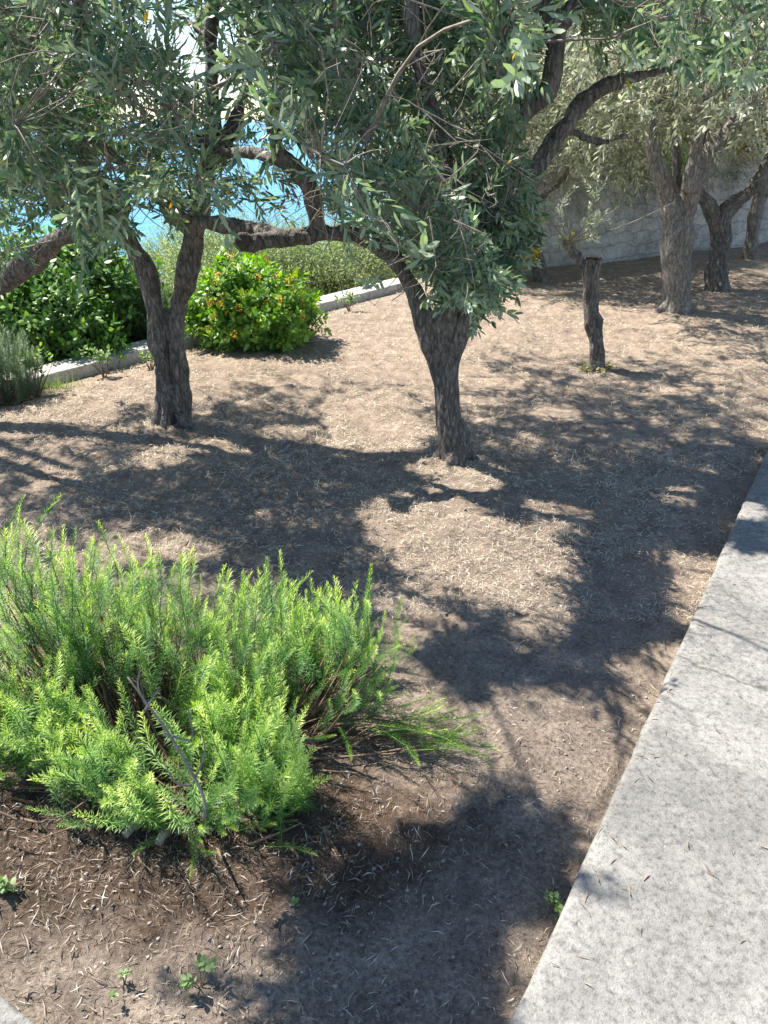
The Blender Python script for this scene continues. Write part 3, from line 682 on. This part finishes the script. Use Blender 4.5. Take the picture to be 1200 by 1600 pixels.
# --- trees farther up the slope
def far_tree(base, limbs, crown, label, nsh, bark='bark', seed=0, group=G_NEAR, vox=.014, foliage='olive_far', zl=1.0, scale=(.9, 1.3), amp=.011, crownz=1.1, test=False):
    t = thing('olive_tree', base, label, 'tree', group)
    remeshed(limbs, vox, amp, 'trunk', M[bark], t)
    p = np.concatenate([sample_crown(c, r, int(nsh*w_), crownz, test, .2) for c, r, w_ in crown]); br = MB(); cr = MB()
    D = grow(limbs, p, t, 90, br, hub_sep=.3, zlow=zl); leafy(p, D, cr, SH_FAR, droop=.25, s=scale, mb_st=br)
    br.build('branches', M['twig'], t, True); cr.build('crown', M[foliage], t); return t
bC = gz(g(1055, 494)); YC = bC[1]
limbsC = [
 L_([(1052, 505, .15), (1056, 470, .115), (1057, 430, .11), (1055, 380, .115), (1052, 340, .10), (1042, 305, .075), (1030, 270, .065), (1020, 228, .055), (1010, 150, .03)], YC),
 L_([(1062, 430, .09), (1064, 380, .09), (1068, 340, .085), (1080, 300, .08), (1095, 262, .072), (1120, 225, .066), (1150, 190, .058), (1175, 155, .045), (1200, 80, .03)], YC),
 L_([(1075, 300, .05), (1084, 250, .055), (1090, 210, .05), (1098, 170, .042), (1112, 130, .035), (1130, 40, .02)], YC-.1),
 L_([(1072, 320, .04), (1060, 285, .035), (1058, 240, .028), (1050, 200, .02)], YC+.15),
 L_([(1085, 300, .04), (1098, 270, .03), (1104, 230, .025), (1100, 190, .02)], YC+.2),
]+base_flare(bC, .12, 5, 3)
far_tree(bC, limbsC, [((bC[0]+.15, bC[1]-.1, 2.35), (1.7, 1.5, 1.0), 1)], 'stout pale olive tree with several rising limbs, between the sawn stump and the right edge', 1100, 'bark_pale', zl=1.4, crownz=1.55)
bD = gz(g(1121, 452)); YD = bD[1]
limbsD = [
 L_([(1120, 460, .14), (1121, 430, .115), (1124, 390, .10), (1127, 350, .10), (1135, 330, .085), (1150, 315, .07), (1170, 300, .062), (1192, 270, .055), (1210, 220, .04)], YD),
 L_([(1124, 380, .07), (1118, 345, .075), (1105, 320, .065), (1090, 300, .055), (1078, 270, .035)], YD),
]+base_flare(bD, .1, 4, 8)
far_tree(bD, limbsD, [((bD[0]+.2, bD[1], 2.4), (1.6, 1.5, 1.0), 1)], 'grey olive tree forking wide into a Y, right behind the stout pale one', 900, 'bark', zl=1.3, crownz=1.35)
bE = gz(g(1173, 408)); YE = bE[1]
far_tree(bE, [L_([(1172, 412, .10), (1174, 380, .085), (1180, 340, .08), (1188, 305, .075), (1194, 280, .06), (1200, 240, .04)], YE), L_([(1184, 320, .06), (1198, 300, .05), (1225, 260, .035)], YE)],
 [((bE[0]+.3, bE[1], 2.5), (1.6, 1.4, 1.0), 1)], 'slender pale leaning olive tree, last before the wall at the right edge', 700, 'bark_pale', zl=1.2, crownz=1.35)
bF = gz(g(846, 442)); YF = bF[1]
far_tree(bF, [L_([(848, 446, .085), (842, 415, .068), (835, 385, .064), (828, 355, .058), (832, 330, .045), (850, 305, .035), (875, 285, .03), (900, 250, .02)], YF), L_([(829, 350, .045), (820, 320, .04), (815, 280, .03), (822, 230, .02)], YF)],
 [((bF[0]+.35, bF[1], 2.0), (1.4, 1.2, 1.0), 1)], 'thin leaning olive tree in front of the wall, just right of the nearest tree', 950, 'bark', zl=1.0, crownz=1.0)
bG = gz(g(794, 442)); YG = bG[1]
far_tree(bG, [L_([(795, 446, .06), (793, 415, .05), (796, 385, .048), (790, 340, .04), (780, 280, .03), (775, 220, .02)], YG), L_([(792, 350, .03), (810, 310, .028), (825, 260, .02)], YG)],
 [((bG[0]-.4, bG[1]+.2, 2.2), (1.1, 1.1, .7), 1)], 'thin dark upright olive trunk half hidden behind the nearest tree foliage', 420, 'bark', zl=1.1, crownz=1.45)
# --- sawn olive stump
bS = gz(g(930, 574)); YS = bS[1]
ts = thing('olive_stump', bS, 'sawn-off leaning olive trunk with a short side limb and no crown', 'stump')
remeshed([L_([(932, 582, .07), (932, 555, .058), (929, 520, .050), (925, 480, .050), (923, 445, .056), (926, 420, .060), (928, 404, .062)], YS),
          L_([(920, 430, .04), (912, 412, .032), (900, 398, .025), (890, 386, .024), (886, 378, .022)], YS)]+base_flare(bS, .05, 4, 4), .0085, .012, 'trunk', M['bark'], ts)
tp = at(928, 402.5, YS); v, f = tube([tp+(0, 0, -.004), tp+(0, 0, .006)], [.056, .050], 20); obj('sawn_top', v, f, M['cut'], ts, smooth=True)
mb = MB(); P = at(890, 380, YS)+rs.normal(size=(9, 3))*.03; inst(SH_FINE, P, rs.normal(size=(9, 3))+np.array([0, 0, .5]), .5, mb); mb.build('sprout_leaves', M['yellow'], ts)
mb = MB(); P = bS+rs.normal(size=(40, 3))*[.06, .05, .0]+(0, -.02, .01); inst(SH_SEED, P, rs.normal(size=(40, 3))*.4+np.array([0, 0, 1]), .7, mb); mb.build('base_foliage', M['drygrass'], ts)
mb = MB(); 
for j in range(12):
    a = at(889, 381, YS); e = a+np.array([rs.normal()*.22, rs.normal()*.1, rs.uniform(.15, .5)]); v, f = tube([a, (a+e)/2+rs.normal(size=3)*.03, e], [.005, .003, .0015], 4, n=6, cap=False); mb.add(v, f)
mb.build('sprout_twigs', M['twig'], ts, True)
mb = MB(); P = np.array([at(rs.uniform(872, 945), rs.uniform(300, 392), YS+rs.normal()*.1) for j in range(15)]); inst(SH_NEAR, P, rs.normal(size=P.shape)*.7+np.array([0, 0, .3]), .75, mb); mb.build('sprout_foliage', M['olive_far'], ts)

# --- olive trees on the terrace above the wall: one is built, the others are copies
def generic_limbs(b, seed):
    q = np.random.RandomState(seed); L = [([b+(0, 0, -.1), b+(.03, 0, .5), b+(0, .02, .95)], [.13, .10, .09])]
    for k in range(4):
        a = k*1.57+q.rand(); d = np.array([math.cos(a), math.sin(a), 0]); L.append(([b+(0, 0, .8), b+d*.25+(0, 0, 1.2), b+d*.6+(0, 0, 1.8), b+d*.9+(0, 0, 2.5)], [.07, .055, .04, .015]))
    return L
up = [(2.2, 11.6), (4.2, 12.6), (6.6, 13.6), (0.9, 13.2), (3.0, 15.0), (5.6, 16.5), (8.6, 15.6), (1.6, 17.0)]
ulab = ['pale olive tree on the terrace directly behind the sawn stump', 'pale olive tree on the terrace behind the wide forked one', 'pale olive tree on the terrace at the far right, behind the wall',
 'pale olive tree on the terrace at the left end of the wall', 'second-row pale olive tree above the middle of the wall', 'high second-row pale olive tree above the right part of the wall', 'uppermost pale olive tree at the right edge of the terrace', 'uppermost pale olive tree above the left end of the wall']
pb = gz(np.array([up[0][0], up[0][1], 0])); c0_ = pb+np.array([0, 0, 1.75])
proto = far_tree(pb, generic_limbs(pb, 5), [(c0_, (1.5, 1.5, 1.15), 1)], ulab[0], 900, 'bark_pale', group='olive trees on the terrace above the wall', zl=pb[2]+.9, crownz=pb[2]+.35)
for (x, y), lb, k in zip(up[1:], ulab[1:], range(1, 9)):
    r = proto.copy(); link(r); p = gz(np.array([x, y, 0])); r.location = tuple(p); r.rotation_euler = (0, 0, 1.3*k); s = 1+.12*math.sin(k*2.1); r.scale = (s, s, s); r['label'] = lb
    for ch in proto.children:
        c = ch.copy(); link(c); c.parent = r

# ------------------------------------------------------------------ shrubs
def shrub(name, base, c, r, n, tmpl, m, label, cat, droop=0, s=(.8, 1.2), flowers=0, group=None, shell=.3, nst=14, zmin=None, upb=.5):
    base = np.asarray(base, float); t = thing(name, base, label, cat, group)
    u = unit(rs.normal(size=(n, 3))); k = rs.uniform(shell, 1, (n, 1))**.5; lump = 1+.32*noise(u*2.6+rs.rand()*9, 3)[:, None]+.16*noise(u*7, 4)[:, None]
    P = np.asarray(c)+u*k*lump*np.asarray(r); zm = base[2]+.02 if zmin is None else zmin; ok = P[:, 2] > zm; P, u = P[ok], u[ok]
    D = u+rs.normal(size=P.shape)*.35+np.array([0, 0, upb-droop]); mb = MB(); inst(tmpl, P, D, rs.uniform(s[0], s[1], len(P)), mb); mb.build('foliage', M[m], t)
    st = MB()
    for j in rs.permutation(len(P))[:nst*3]:
        e = P[j]; a = base+np.array([rs.normal()*.05, rs.normal()*.05, -.02]); mid = a*.5+e*.5+rs.normal(size=3)*.04; v, f = tube([a, mid, e], [.009, .006, .002], 5, n=7, cap=False); st.add(v, f)
    st.build('stems', M['rostem'], t, True)
    if flowers:
        cand = P[(k[ok][:, 0] > .8) & (P[:, 2] > c[2]-r[2]*.3)]; cand = cand[rs.permutation(len(cand))[:flowers]]
        uu = unit(cand-np.asarray(c))
        for p, d in zip(cand, uu):
            p = p+d*.10+np.array([0, 0, .03]); fl = MB()
            for z in range(12):
                a = z*2.4; off = frames(d[None], np.array([0, 0, 1.]))[0]@np.array([math.cos(a)*.006*math.sqrt(z+1), math.sin(a)*.006*math.sqrt(z+1), .012-.0012*z]); X_ = rs.normal(size=3)
                v, f, a_ = place(broad(.011, .012, rs.rand()), p+off, unit(off+rs.normal(size=3)*.006), d); fl.add(v, f, a_)
            fl.build('flower', M['flower'], t)
    return t
lb = gz(g(390, 560)); lc = lb+np.array([-.02, .38, .22])
shrub('lantana_bush', lb+(0, .3, 0), lc, (.47, .38, .28), 1750, SH_LAN, 'lantana', 'bright green bush dotted with small orange flowers beside the double-trunked tree', 'bush', s=(.75, 1.15), flowers=85)
hb = lambda px, Yd: np.array([at(px, 500, Yd)[0], Yd, float(hz(np.array([at(px, 500, Yd)[0]]), np.array([Yd]), False)[0])])
p = hb(130, 6.35); shrub('green_shrub', p, p+(0, 0, .35), (.56, .45, .58), 1500, SH_HEDGE, 'hedge', 'dense dark green glossy shrub behind the kerb, next to the double trunk', 'shrub', s=(.9, 1.35), zmin=p[2]-.1)
p = hb(20, 6.0); shrub('green_shrub', p, p+(-.1, 0, .32), (.70, .5, .56), 1600, SH_HEDGE, 'hedge', 'dense dark green glossy shrub behind the grey rosemary at the left edge', 'shrub', s=(.9, 1.35), zmin=p[2]-.1)
p = hb(75, 5.75); shrub('green_shrub', p, p+(0, 0, .20), (.45, .30, .42), 800, SH_HEDGE, 'hedge', 'low dark green shrub overhanging the kerb between two taller shrubs', 'shrub', s=(.8, 1.2), zmin=p[2]-.1)
p = hb(-150, 7.4); shrub('green_shrub', p, p+(0, 0, .3), (.9, .7, .7), 900, SH_HEDGE, 'hedge', 'tall dark shrub farthest left behind the kerb', 'shrub', s=(1, 1.5), zmin=p[2]-.1)

def rosemary(name, base, spikes, m, label, nst=40, cat='rosemary bush', stem_r=.007, inner=0):
    t = thing(name, base, label, cat); mb = MB(); st = MB()
    P, D, S = spikes; inst(SPIKES, P, D, S, mb, wt=.45); mb.build('foliage', M[m], t)
    roots_ = [np.asarray(base)+np.array([rs.normal()*.10, rs.normal()*.07, -.01]) for k in range(9)]
    for i in range(len(P)):
        a = min(roots_, key=lambda q: np.linalg.norm(q-P[i])+rs.rand()*.15); e = P[i]; L = np.linalg.norm(e-a)
        out = e-a; mid = a+np.array([out[0]*.62, out[1]*.62, out[2]*.36])+rs.normal(size=3)*.02; mid[2] = max(mid[2], .01)
        k = rs.rand() < .32; r0 = stem_r*rs.uniform(.7, 1.3) if k else .0028
        v, f = tube([a, mid, e], [r0, r0*.6, .0016], 5 if k else 3, n=8, cap=False); st.add(v, f)
    st.build('stems', M['rostem'], t, True); return t
# big rosemary in the foreground: shoot tips over a lobed dome
rb = gz(np.array([-.50, 1.60, 0]))
P = []; D = []; S = []
lobes = [((-1.05, 1.85, .05), (.48, .36, .56), 170), ((-.72, 1.75, .04), (.42, .36, .52), 160), ((-.42, 1.85, .02), (.38, .34, .44), 120), ((-.14, 1.85, .02), (.22, .28, .42), 75), ((-.52, 1.50, .02), (.42, .24, .30), 120), ((-.30, 1.48, .0), (.28, .22, .26), 60), ((-1.1, 1.60, .02), (.35, .22, .40), 60)]
for c, r, n in lobes:
    k = 0
    while k < n*1.25:
        u = unit(rs.normal(size=3)); u[2] = abs(u[2])
        tip = np.array(c)+u*np.array(r)*rs.uniform(.66, 1.08); 
        if tip[2] < .07 or float(noise((tip*5.2)[None], 77)[0]) < -.22: continue
        q = proj(tip)[0]
        lean = .55 if c[0] < -.4 else .30
        if inpoly(q[None], [(195, 1030), (250, 1030), (340, 1170), (345, 1265), (270, 1250), (215, 1130)])[0] and c[1] < 1.7: continue
        if inpoly(q[None], [(430, 1010), (540, 980), (560, 1130), (450, 1180)])[0] and rs.rand() < .6: continue
        d = unit(u*np.array([lean, .5, .25])+np.array([0, 0, .9])+rs.normal(size=3)*.17)
        if q[1] > 1325 or (q[0] > 500 and q[1] > 1130) or q[0] > 595: continue
        sc_ = rs.uniform(.55, 1.2); P.append(tip-d*.22*sc_); D.append(d); S.append(sc_); k += 1
P = np.array(P); P[:, 2] = np.maximum(P[:, 2], .02); D = np.array(D); S = np.array(S)
# outlying shoots: low ones in front and the branch lying on the soil to the right
low = [((300, 1300), (330, 1345)), ((340, 1290), (410, 1330)), ((400, 1290), (480, 1285)), ((280, 1290), (255, 1290)), ((330, 1260), (390, 1250)), ((210, 1170), (145, 1180)), ((230, 1200), (180, 1215)), ((420, 1230), (440, 1210))]
for (a, b) in low:
    A = g(a[0], a[1], .04); B = g(b[0], b[1], .07); d = unit(B-A)
    for j in range(4): P = np.vstack([P, A+rs.normal(size=3)*[.02, .02, .01]]); D = np.vstack([D, unit(d+rs.normal(size=3)*.25+np.array([0, 0, .15]))]); S = np.append(S, rs.uniform(.38, .6))
for j in range(34):
    u = rs.rand(); A = g(520, 1120, .10)*(1-u)+g(690, 1145, .05)*u+rs.normal(size=3)*[.02, .035, .012]; A[2] = max(A[2], .03)
    P = np.vstack([P, A]); D = np.vstack([D, unit(np.array([1, -.15, .12])+rs.normal(size=3)*[.2, .4, .15])]); S = np.append(S, rs.uniform(.45, .75))
for j in range(40):
    u = rs.rand(); A = g(500, 1130, .12)*(1-u)+g(600, 1010, .25)*u+rs.normal(size=3)*[.04, .05, .03]; P = np.vstack([P, A]); D = np.vstack([D, unit(np.array([.5, .1, .6])+rs.normal(size=3)*.3)]); S = np.append(S, rs.uniform(.4, .7))
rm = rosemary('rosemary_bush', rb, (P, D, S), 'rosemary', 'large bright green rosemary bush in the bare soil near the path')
# sawn woody stubs at its foot
for a, b in (((560, 1300), (470, 1315)), ((240, 1270), (195, 1305)), ((250, 1265), (205, 1275)), ((262, 1300), (248, 1318)), ((250, 1180), (165, 1165)), ((300, 1130), (205, 1060)), ((310, 1190), (240, 1110))):
    if a[0] == 560: continue
    A = g(a[0], a[1], .03); B = g(b[0], b[1], .05+.12*(b[1] < 1120)); v, f = tube([A, (A+B)/2+(0, 0, .01), B], [.012, .011, .010] if b[1] > 1200 else [.008, .006, .003], 8, n=6); obj('sawn_stub', v, f, M['deadtwig'], rm, smooth=True)
# bare grey branch standing in the gap at the front of the bush
bb = MB()
for pth, rr in (([(330, 1275, 1.22), (300, 1230, 1.24), (262, 1160, 1.27), (228, 1100, 1.30), (204, 1052, 1.33)], .0042), ([(300, 1230, 1.24), (268, 1215, 1.22), (250, 1190, 1.22)], .003), ([(262, 1160, 1.27), (292, 1130, 1.28), (285, 1095, 1.3)], .003), ([(228, 1100, 1.30), (214, 1080, 1.3), (222, 1048, 1.32)], .0025), ([(228, 1100, 1.30), (246, 1080, 1.3)], .003), ([(300, 1230, 1.24), (318, 1180, 1.26), (322, 1140, 1.28)], .0028)):
    q_ = np.array([at(*p_) for p_ in pth]); q_ = q_+rs.normal(size=q_.shape)*.010; v, f = tube(q_, np.linspace(rr, rr*.45, len(q_)), 7, n=len(q_)*4); bb.add(v, f)
bb.build('bare_branch', M['twig'], rm, True)
bb = MB()
for k in range(26):
    a = rb+np.array([rs.uniform(-.45, .40), rs.uniform(-.30, -.05), .01]); d = unit(np.array([rs.normal()*.7+.2, -.4+rs.normal()*.3, rs.uniform(.1, .9)])); L = rs.uniform(.07, .18); v, f = tube([a, a+d*L*.5+rs.normal(size=3)*.015, a+d*L+rs.normal(size=3)*.02], [.004, .003, .0012], 5, n=7, cap=False); bb.add(v, f)
bb.build('bare_twigs', M['rostem'], rm, True)
# grey rosemaries
def dome_spikes(c, r, n, lean=.35, s=(.8, 1.2)):
    u = unit(rs.normal(size=(n, 3))); u[:, 2] = np.abs(u[:, 2]); tip = np.asarray(c)+u*np.asarray(r)*rs.uniform(.6, 1.05, (n, 1)); d = unit(u*lean+np.array([0, 0, 1])+rs.normal(size=(n, 3))*.1); s_ = rs.uniform(s[0], s[1], n)
    P = tip-d*.24*s_[:, None]; P[:, 2] = np.maximum(P[:, 2], .02); return P, d, s_
p = gz(g(18, 628)); rosemary('rosemary_bush', p, dome_spikes(p+(-.08, .05, .1), (.30, .3, .48), 210), 'rosemary_grey', 'upright grey-green rosemary bush at the left edge in front of the kerb')
p = gz(g(232, 545)+np.array([0, .25, 0])); rosemary('rosemary_bush', p, dome_spikes(p+(0, 0, .08), (.26, .22, .55), 120, .5), 'rosemary_grey', 'pale rosemary bush between the double trunk and the dark shrub')
# small plants along the kerb
def sprig(name, px, py, h, n, m, label, tmpl, sc_=1.0, bare=0, cat='plant'):
    b = gz(g(px, py)); t = thing(name, b, label, cat); mb = MB(); st = MB()
    for j in range(n):
        e = b+np.array([rs.normal()*h*.28, rs.normal()*h*.2, h*rs.uniform(.55, 1)]); a = b+(rs.normal()*.01, 0, -.01); v, f = tube([a, (a+e)/2+rs.normal(size=3)*h*.04, e], [.004, .003, .0015], 4, n=5, cap=False); st.add(v, f)
        inst(tmpl, e[None]-[0, 0, h*.1], np.array([[rs.normal()*.4, rs.normal()*.4, 1]]), sc_, mb)
    mb.build('leaves', M[m], t); st.build('stems', M['rostem'], t, True); return t
sprig('young_shrub', 163, 588, .17, 9, 'sprout', 'small bright green seedling shrub standing against the kerb', SH_LAN, .7)
sprig('young_shrub', 58, 622, .24, 11, 'sprout', 'knee-high bright green shrub on thin bare stems beside the grey rosemary', SH_LAN, .75)
sprig('yellow_plant', 806, 448, .32, 14, 'yellow', 'yellow-leaved plant at the foot of the thin dark trunk', SH_LAN, 1.1)
sprig('weed', 235, 583, .10, 8, 'sprout', 'low weed with a reddish flower at the foot of the pale rosemary', SH_LAN, .6)
sprig('weed', 345+200, 487, .10, 8, 'sprout', 'low green weed on the soil where the kerb passes behind the trees', SH_LAN, .7)
# seedlings in the foreground soil
def seedling(px, py, h, n, label, sc_, lean=.3):
    b = gz(g(px, py)); t = thing('seedling', b, label, 'seedling', 'seedlings in the foreground soil'); mb = MB(); st = MB()
    for j in range(n):
        e = b+np.array([rs.normal()*lean*h, rs.normal()*lean*h, h*rs.uniform(.5, 1)]); v, f = tube([b, e], [.0015, .001], 4, cap=False); st.add(v, f)
        inst(SH_SEED, e[None]-[0, 0, .02*sc_], np.array([[rs.normal()*.3, rs.normal()*.3, 1]]), sc_, mb)
    mb.build('leaves', M['sprout'], t); st.build('stem', M['rostem'], t)
seedling(192, 1530, .05, 3, 'tiny pale feathery seedling in the sunlit soil', .42)
seedling(312, 1535, .07, 4, 'taller round-leaved seedling in the sunlit soil', .62)
seedling(6, 1395, .05, 3, 'green seedling at the left edge below the rosemary', .8)
seedling(868, 1415, .05, 4, 'dark green seedling in the shade against the path edge', .6)
seedling(456, 1418, .02, 1, 'single round green leaf lying low in the shaded soil', .5)
# scrub on the slope beyond the kerb
scl = ['pale green feathery shrub just beyond the flowering bush', 'rounded pale shrub beyond the kerb under the horizontal branch', 'light green scrub bush left of the hanging spray, beyond the kerb', 'tall yellow-green shrub rising behind the flowering bush', 'distant pale shrub on the falling slope under the branch knob', 'distant grey-green shrub at the brow of the slope', 'low scrub bush behind the kerb where it meets the wall', 'broad far shrub at the end of the stone wall', 'far pale shrub behind the fork of the double trunk','small grey shrub deep behind the horizontal branch']
for k, (px, yt, Yd, wd_) in enumerate([(350, 372, 9.2, .8), (440, 392, 9.4, .9), (535, 405, 9.6, .8), (300, 362, 11, .9), (400, 345, 12.5, 1.2), (500, 350, 14.0, 1.3), (610, 380, 10.0, .9), (690, 350, 12.5, 1.3), (240, 400, 12, 1.2), (590, 335, 16, 1.6)]):
    x = at(px, 440, Yd)[0]; p = gz(np.array([x, Yd, 0])); h = at(px, yt, Yd)[2]-p[2]
    shrub('scrub_bush', p, p+(0, 0, h*.45), (wd_*.75, wd_*.6, h*.55), 1000, SH_FINE, 'scrub', scl[k], 'shrub', s=(.9, 1.6), zmin=p[2]-.1, group='scrub beyond the kerb', nst=8)
for u, n, r_, m_, lb_ in ((.1, 1000, (1.0, .5, .85), 'olive_far', 'pale bush hanging over the wall top behind the leaning thin tree'), (1.0, 900, (.9, .5, .8), 'scrub', 'pale green bush spilling over the wall top left of the bright creeper'), (2.5, 900, (1.0, .45, .8), 'olive_far', 'pale bush on the wall top behind the stout pale tree'), (4.6, 900, (1.1, .5, .8), 'olive_far', 'pale bush on the wall top near the right edge')):
    p = W0+wd*u+wn*.25; shrub('overhanging_bush', (p[0], p[1], WH-.05), (p[0], p[1], WH+.15), r_, n, SH_FINE, m_, lb_, 'bush', droop=.6, s=(.8, 1.4), zmin=WH-.75, group='bushes along the wall top', nst=10)
# creeper on the wall
p = W0+wd*1.62-wn*.10; pb_ = np.array([p[0], p[1], 1.75])
shrub('wall_creeper', pb_, (p[0], p[1], 1.22), (.50, .28, .40), 620, SH_FINE, 'lantana', 'bright green creeper spilling over the top of the stone wall', 'creeper', droop=.9, s=(.6, 1), zmin=1.0)
p = W0+wd*3.2-wn*.05; shrub('wall_creeper', (p[0], p[1], 1.3), (p[0], p[1], 1.35), (.4, .25, .35), 300, SH_FINE, 'yellow', 'yellow-green creeper on the wall top between the two stout trees', 'creeper', droop=.6, s=(.6, 1), zmin=1.2)

# ------------------------------------------------------------------ litter
def on_ground(n, y0, y1, k=1.0, spread=1.0):
    u = rs.rand(n); y = y0*(y1/y0)**u; x = rs.uniform(-1, 1, n)*(y*.62+.6)*spread; s = sdist(x, y, K0, kn); e = sdist(x, y, E0, en)
    ws = sdist(x, y, W0, wn); ok = (s < -.03) & (e < -.005) & (ws < 0); return x[ok], y[ok]
def flat_bits(name, n, y0, y1, L, W, m, label, cat, curl=.15, grow_y=True, spread=1.0, lift=.003, clump=0):
    x, y = on_ground(n, y0, y1, spread=spread)
    if clump: 
        kp_ = n2(x, y, clump, 31, 2) > rs.uniform(-.7, .35, len(x)); x, y = x[kp_], y[kp_]
    z = hz(x, y)+lift; m_ = len(x); a = rs.uniform(0, 6.283, m_); tl = rs.normal(size=m_)*curl
    D = np.stack([np.cos(a)*np.cos(tl), np.sin(a)*np.cos(tl), np.sin(tl)], 1); S = np.stack([-np.sin(a), np.cos(a), rs.normal(size=m_)*.4], 1)
    gr = np.clip(y/2.6, .7, 1.45) if grow_y else 1; l = rs.uniform(L[0], L[1], m_)*gr; w_ = rs.uniform(W[0], W[1], m_)*gr
    P = np.stack([x, y, z+np.abs(np.sin(tl))*l*.5], 1); up_ = np.array([0, 0, 1.])*(rs.rand(m_)*.12*l)[:, None]
    bend = S*(rs.normal(size=m_)*.12*l)[:, None]
    a0 = P-D*(l/2)[:, None]; a1 = P+D*(l/2)[:, None]; mL = P-S*(w_/2)[:, None]+up_+bend; mR = P+S*(w_/2)[:, None]+up_+bend
    V = np.stack([a0, mL, mR, a1], 1).reshape(-1, 3); i = np.arange(m_)*4; F = np.concatenate([np.stack([i, i+2, i+1], 1), np.stack([i+1, i+2, i+3], 1)])
    o = obj(name, V, F, m, attr=np.repeat(rs.rand(m_), 4)); tag(o, label, cat, kind='stuff')
flat_bits('straw_litter', 220000, 2.3, 11, (.012, .042), (.0008, .0022), M['straw'], 'dry straw and grass clippings strewn over the soil', 'litter', .3, clump=3.5)
flat_bits('leaf_litter', 3500, .8, 9, (.006, .026), (.002, .004), M['dryleaf'], 'fallen dry olive leaves on the soil', 'litter', .25)
flat_bits('twig_litter', 15000, .8, 3.2, (.005, .048), (.0008, .0028), M['dryleaf'], 'broken twigs and bits of bark in the foreground soil', 'litter', .25, False, lift=.002)
# richer litter under the rosemary
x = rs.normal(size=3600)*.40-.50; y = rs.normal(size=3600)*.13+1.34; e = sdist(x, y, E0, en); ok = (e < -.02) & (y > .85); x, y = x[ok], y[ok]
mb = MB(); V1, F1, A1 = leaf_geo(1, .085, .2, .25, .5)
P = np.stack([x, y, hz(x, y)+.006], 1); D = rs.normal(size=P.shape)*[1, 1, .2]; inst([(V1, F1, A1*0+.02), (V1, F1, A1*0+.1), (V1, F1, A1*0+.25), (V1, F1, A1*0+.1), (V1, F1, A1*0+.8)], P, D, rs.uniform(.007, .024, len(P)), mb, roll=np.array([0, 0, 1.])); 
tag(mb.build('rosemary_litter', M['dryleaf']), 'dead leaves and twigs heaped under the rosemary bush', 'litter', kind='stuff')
x, y = on_ground(5200, .8, 6); mb = MB(); ic = np.array([(1, 0, 0), (-1, 0, 0), (0, 1, 0), (0, -1, 0), (0, 0, 1), (0, 0, -1), (.7, .7, .3), (-.7, .6, .4), (.6, -.7, .4), (-.6, -.7, .3)], float)
def hull_geo(seed):
    import bmesh
    bm = bmesh.new(); q = np.random.RandomState(seed)
    for p in unit(ic+q.normal(size=ic.shape)*.25): bm.verts.new(p*np.array([1, .8, .6]))
    bmesh.ops.convex_hull(bm, input=bm.verts); bmesh.ops.triangulate(bm, faces=bm.faces); bm.verts.ensure_lookup_table(); bm.verts.index_update()
    V = np.array([v.co[:] for v in bm.verts]); F = np.array([[v.index for v in f.verts] for f in bm.faces]); bm.free(); return V, F, np.full(len(V), .5)
PE = [hull_geo(k) for k in range(5)]
P = np.stack([x, y, hz(x, y)+.001], 1); D = rs.normal(size=P.shape)*.3+np.array([0, 0, 1]); inst(PE, P, D, .0015+.006*rs.rand(len(P))**3+.001*(P[:, 1] > 2), mb)
tag(mb.build('pebbles', M['pebble'], smooth=False), 'small pebbles and crumbs of soil on the ground', 'pebbles', kind='stuff')
n = 260; u = rs.rand(n)**2*.9+.01; tt = rs.uniform(.1, 3.2, n); P = np.stack([E0[0]+ed[0]*tt+en[0]*u, E0[1]+ed[1]*tt+en[1]*u, np.full(n, .074)], 1)
mb = MB(); inst([(V1, F1, A1*0+.3), (V1*[1.8, 1, 1], F1, A1*0+.6)], P, rs.normal(size=P.shape)*[1, 1, .08], rs.uniform(.008, .035, n), mb, roll=np.array([0, 0, 1.])); tag(mb.build('path_litter', M['dryleaf']), 'a few dry leaves and crumbs blown onto the concrete path', 'litter', kind='stuff')
# sparse dry grass on the slope beyond the kerb and on the terrace
n = 26000; x = rs.uniform(-9, 12, n); y = rs.uniform(5.5, 22, n); s = sdist(x, y, K0, kn); ws = sdist(x, y, W0, wn); ok = ((s > .35) & (ws < -.1)) | (ws > .6); x, y = x[ok], y[ok]; m_ = len(x)
P = np.stack([x, y, hz(x, y, False)], 1); h_ = rs.uniform(.06, .22, m_)[:, None]; D = rs.normal(size=(m_, 3))*[.35, .35, 0]+np.array([0, 0, 1]); S = unit(rs.normal(size=(m_, 3))*[1, 1, 0])*.004
V = np.stack([P-S, P+S, P+D*h_], 1).reshape(-1, 3); tag(obj('dry_grass', V, np.arange(m_*3).reshape(-1, 3), M['drygrass'], attr=np.repeat(rs.rand(m_), 3)), 'dry grass on the slopes beyond kerb and wall', 'grass', kind='stuff')
for px, py in ((92, 606),):
    b = gz(g(px, py)); n = 160; P = b+rs.normal(size=(n, 3))*[.09, .04, 0]; D = rs.normal(size=(n, 3))*[.5, .4, 0]+np.array([0, 0, 1]); h_ = rs.uniform(.04, .12, n)[:, None]; S = unit(rs.normal(size=(n, 3))*[1, 1, 0])*.0025
    V = np.stack([P-S, P+S, P+D*h_], 1).reshape(-1, 3); tag(obj('grass_tuft', V, np.arange(n*3).reshape(-1, 3), M['scrub'], attr=np.repeat(rs.rand(n), 3), loc=tuple(b)), 'small tuft of grey-green grass against the kerb', 'grass tuft')
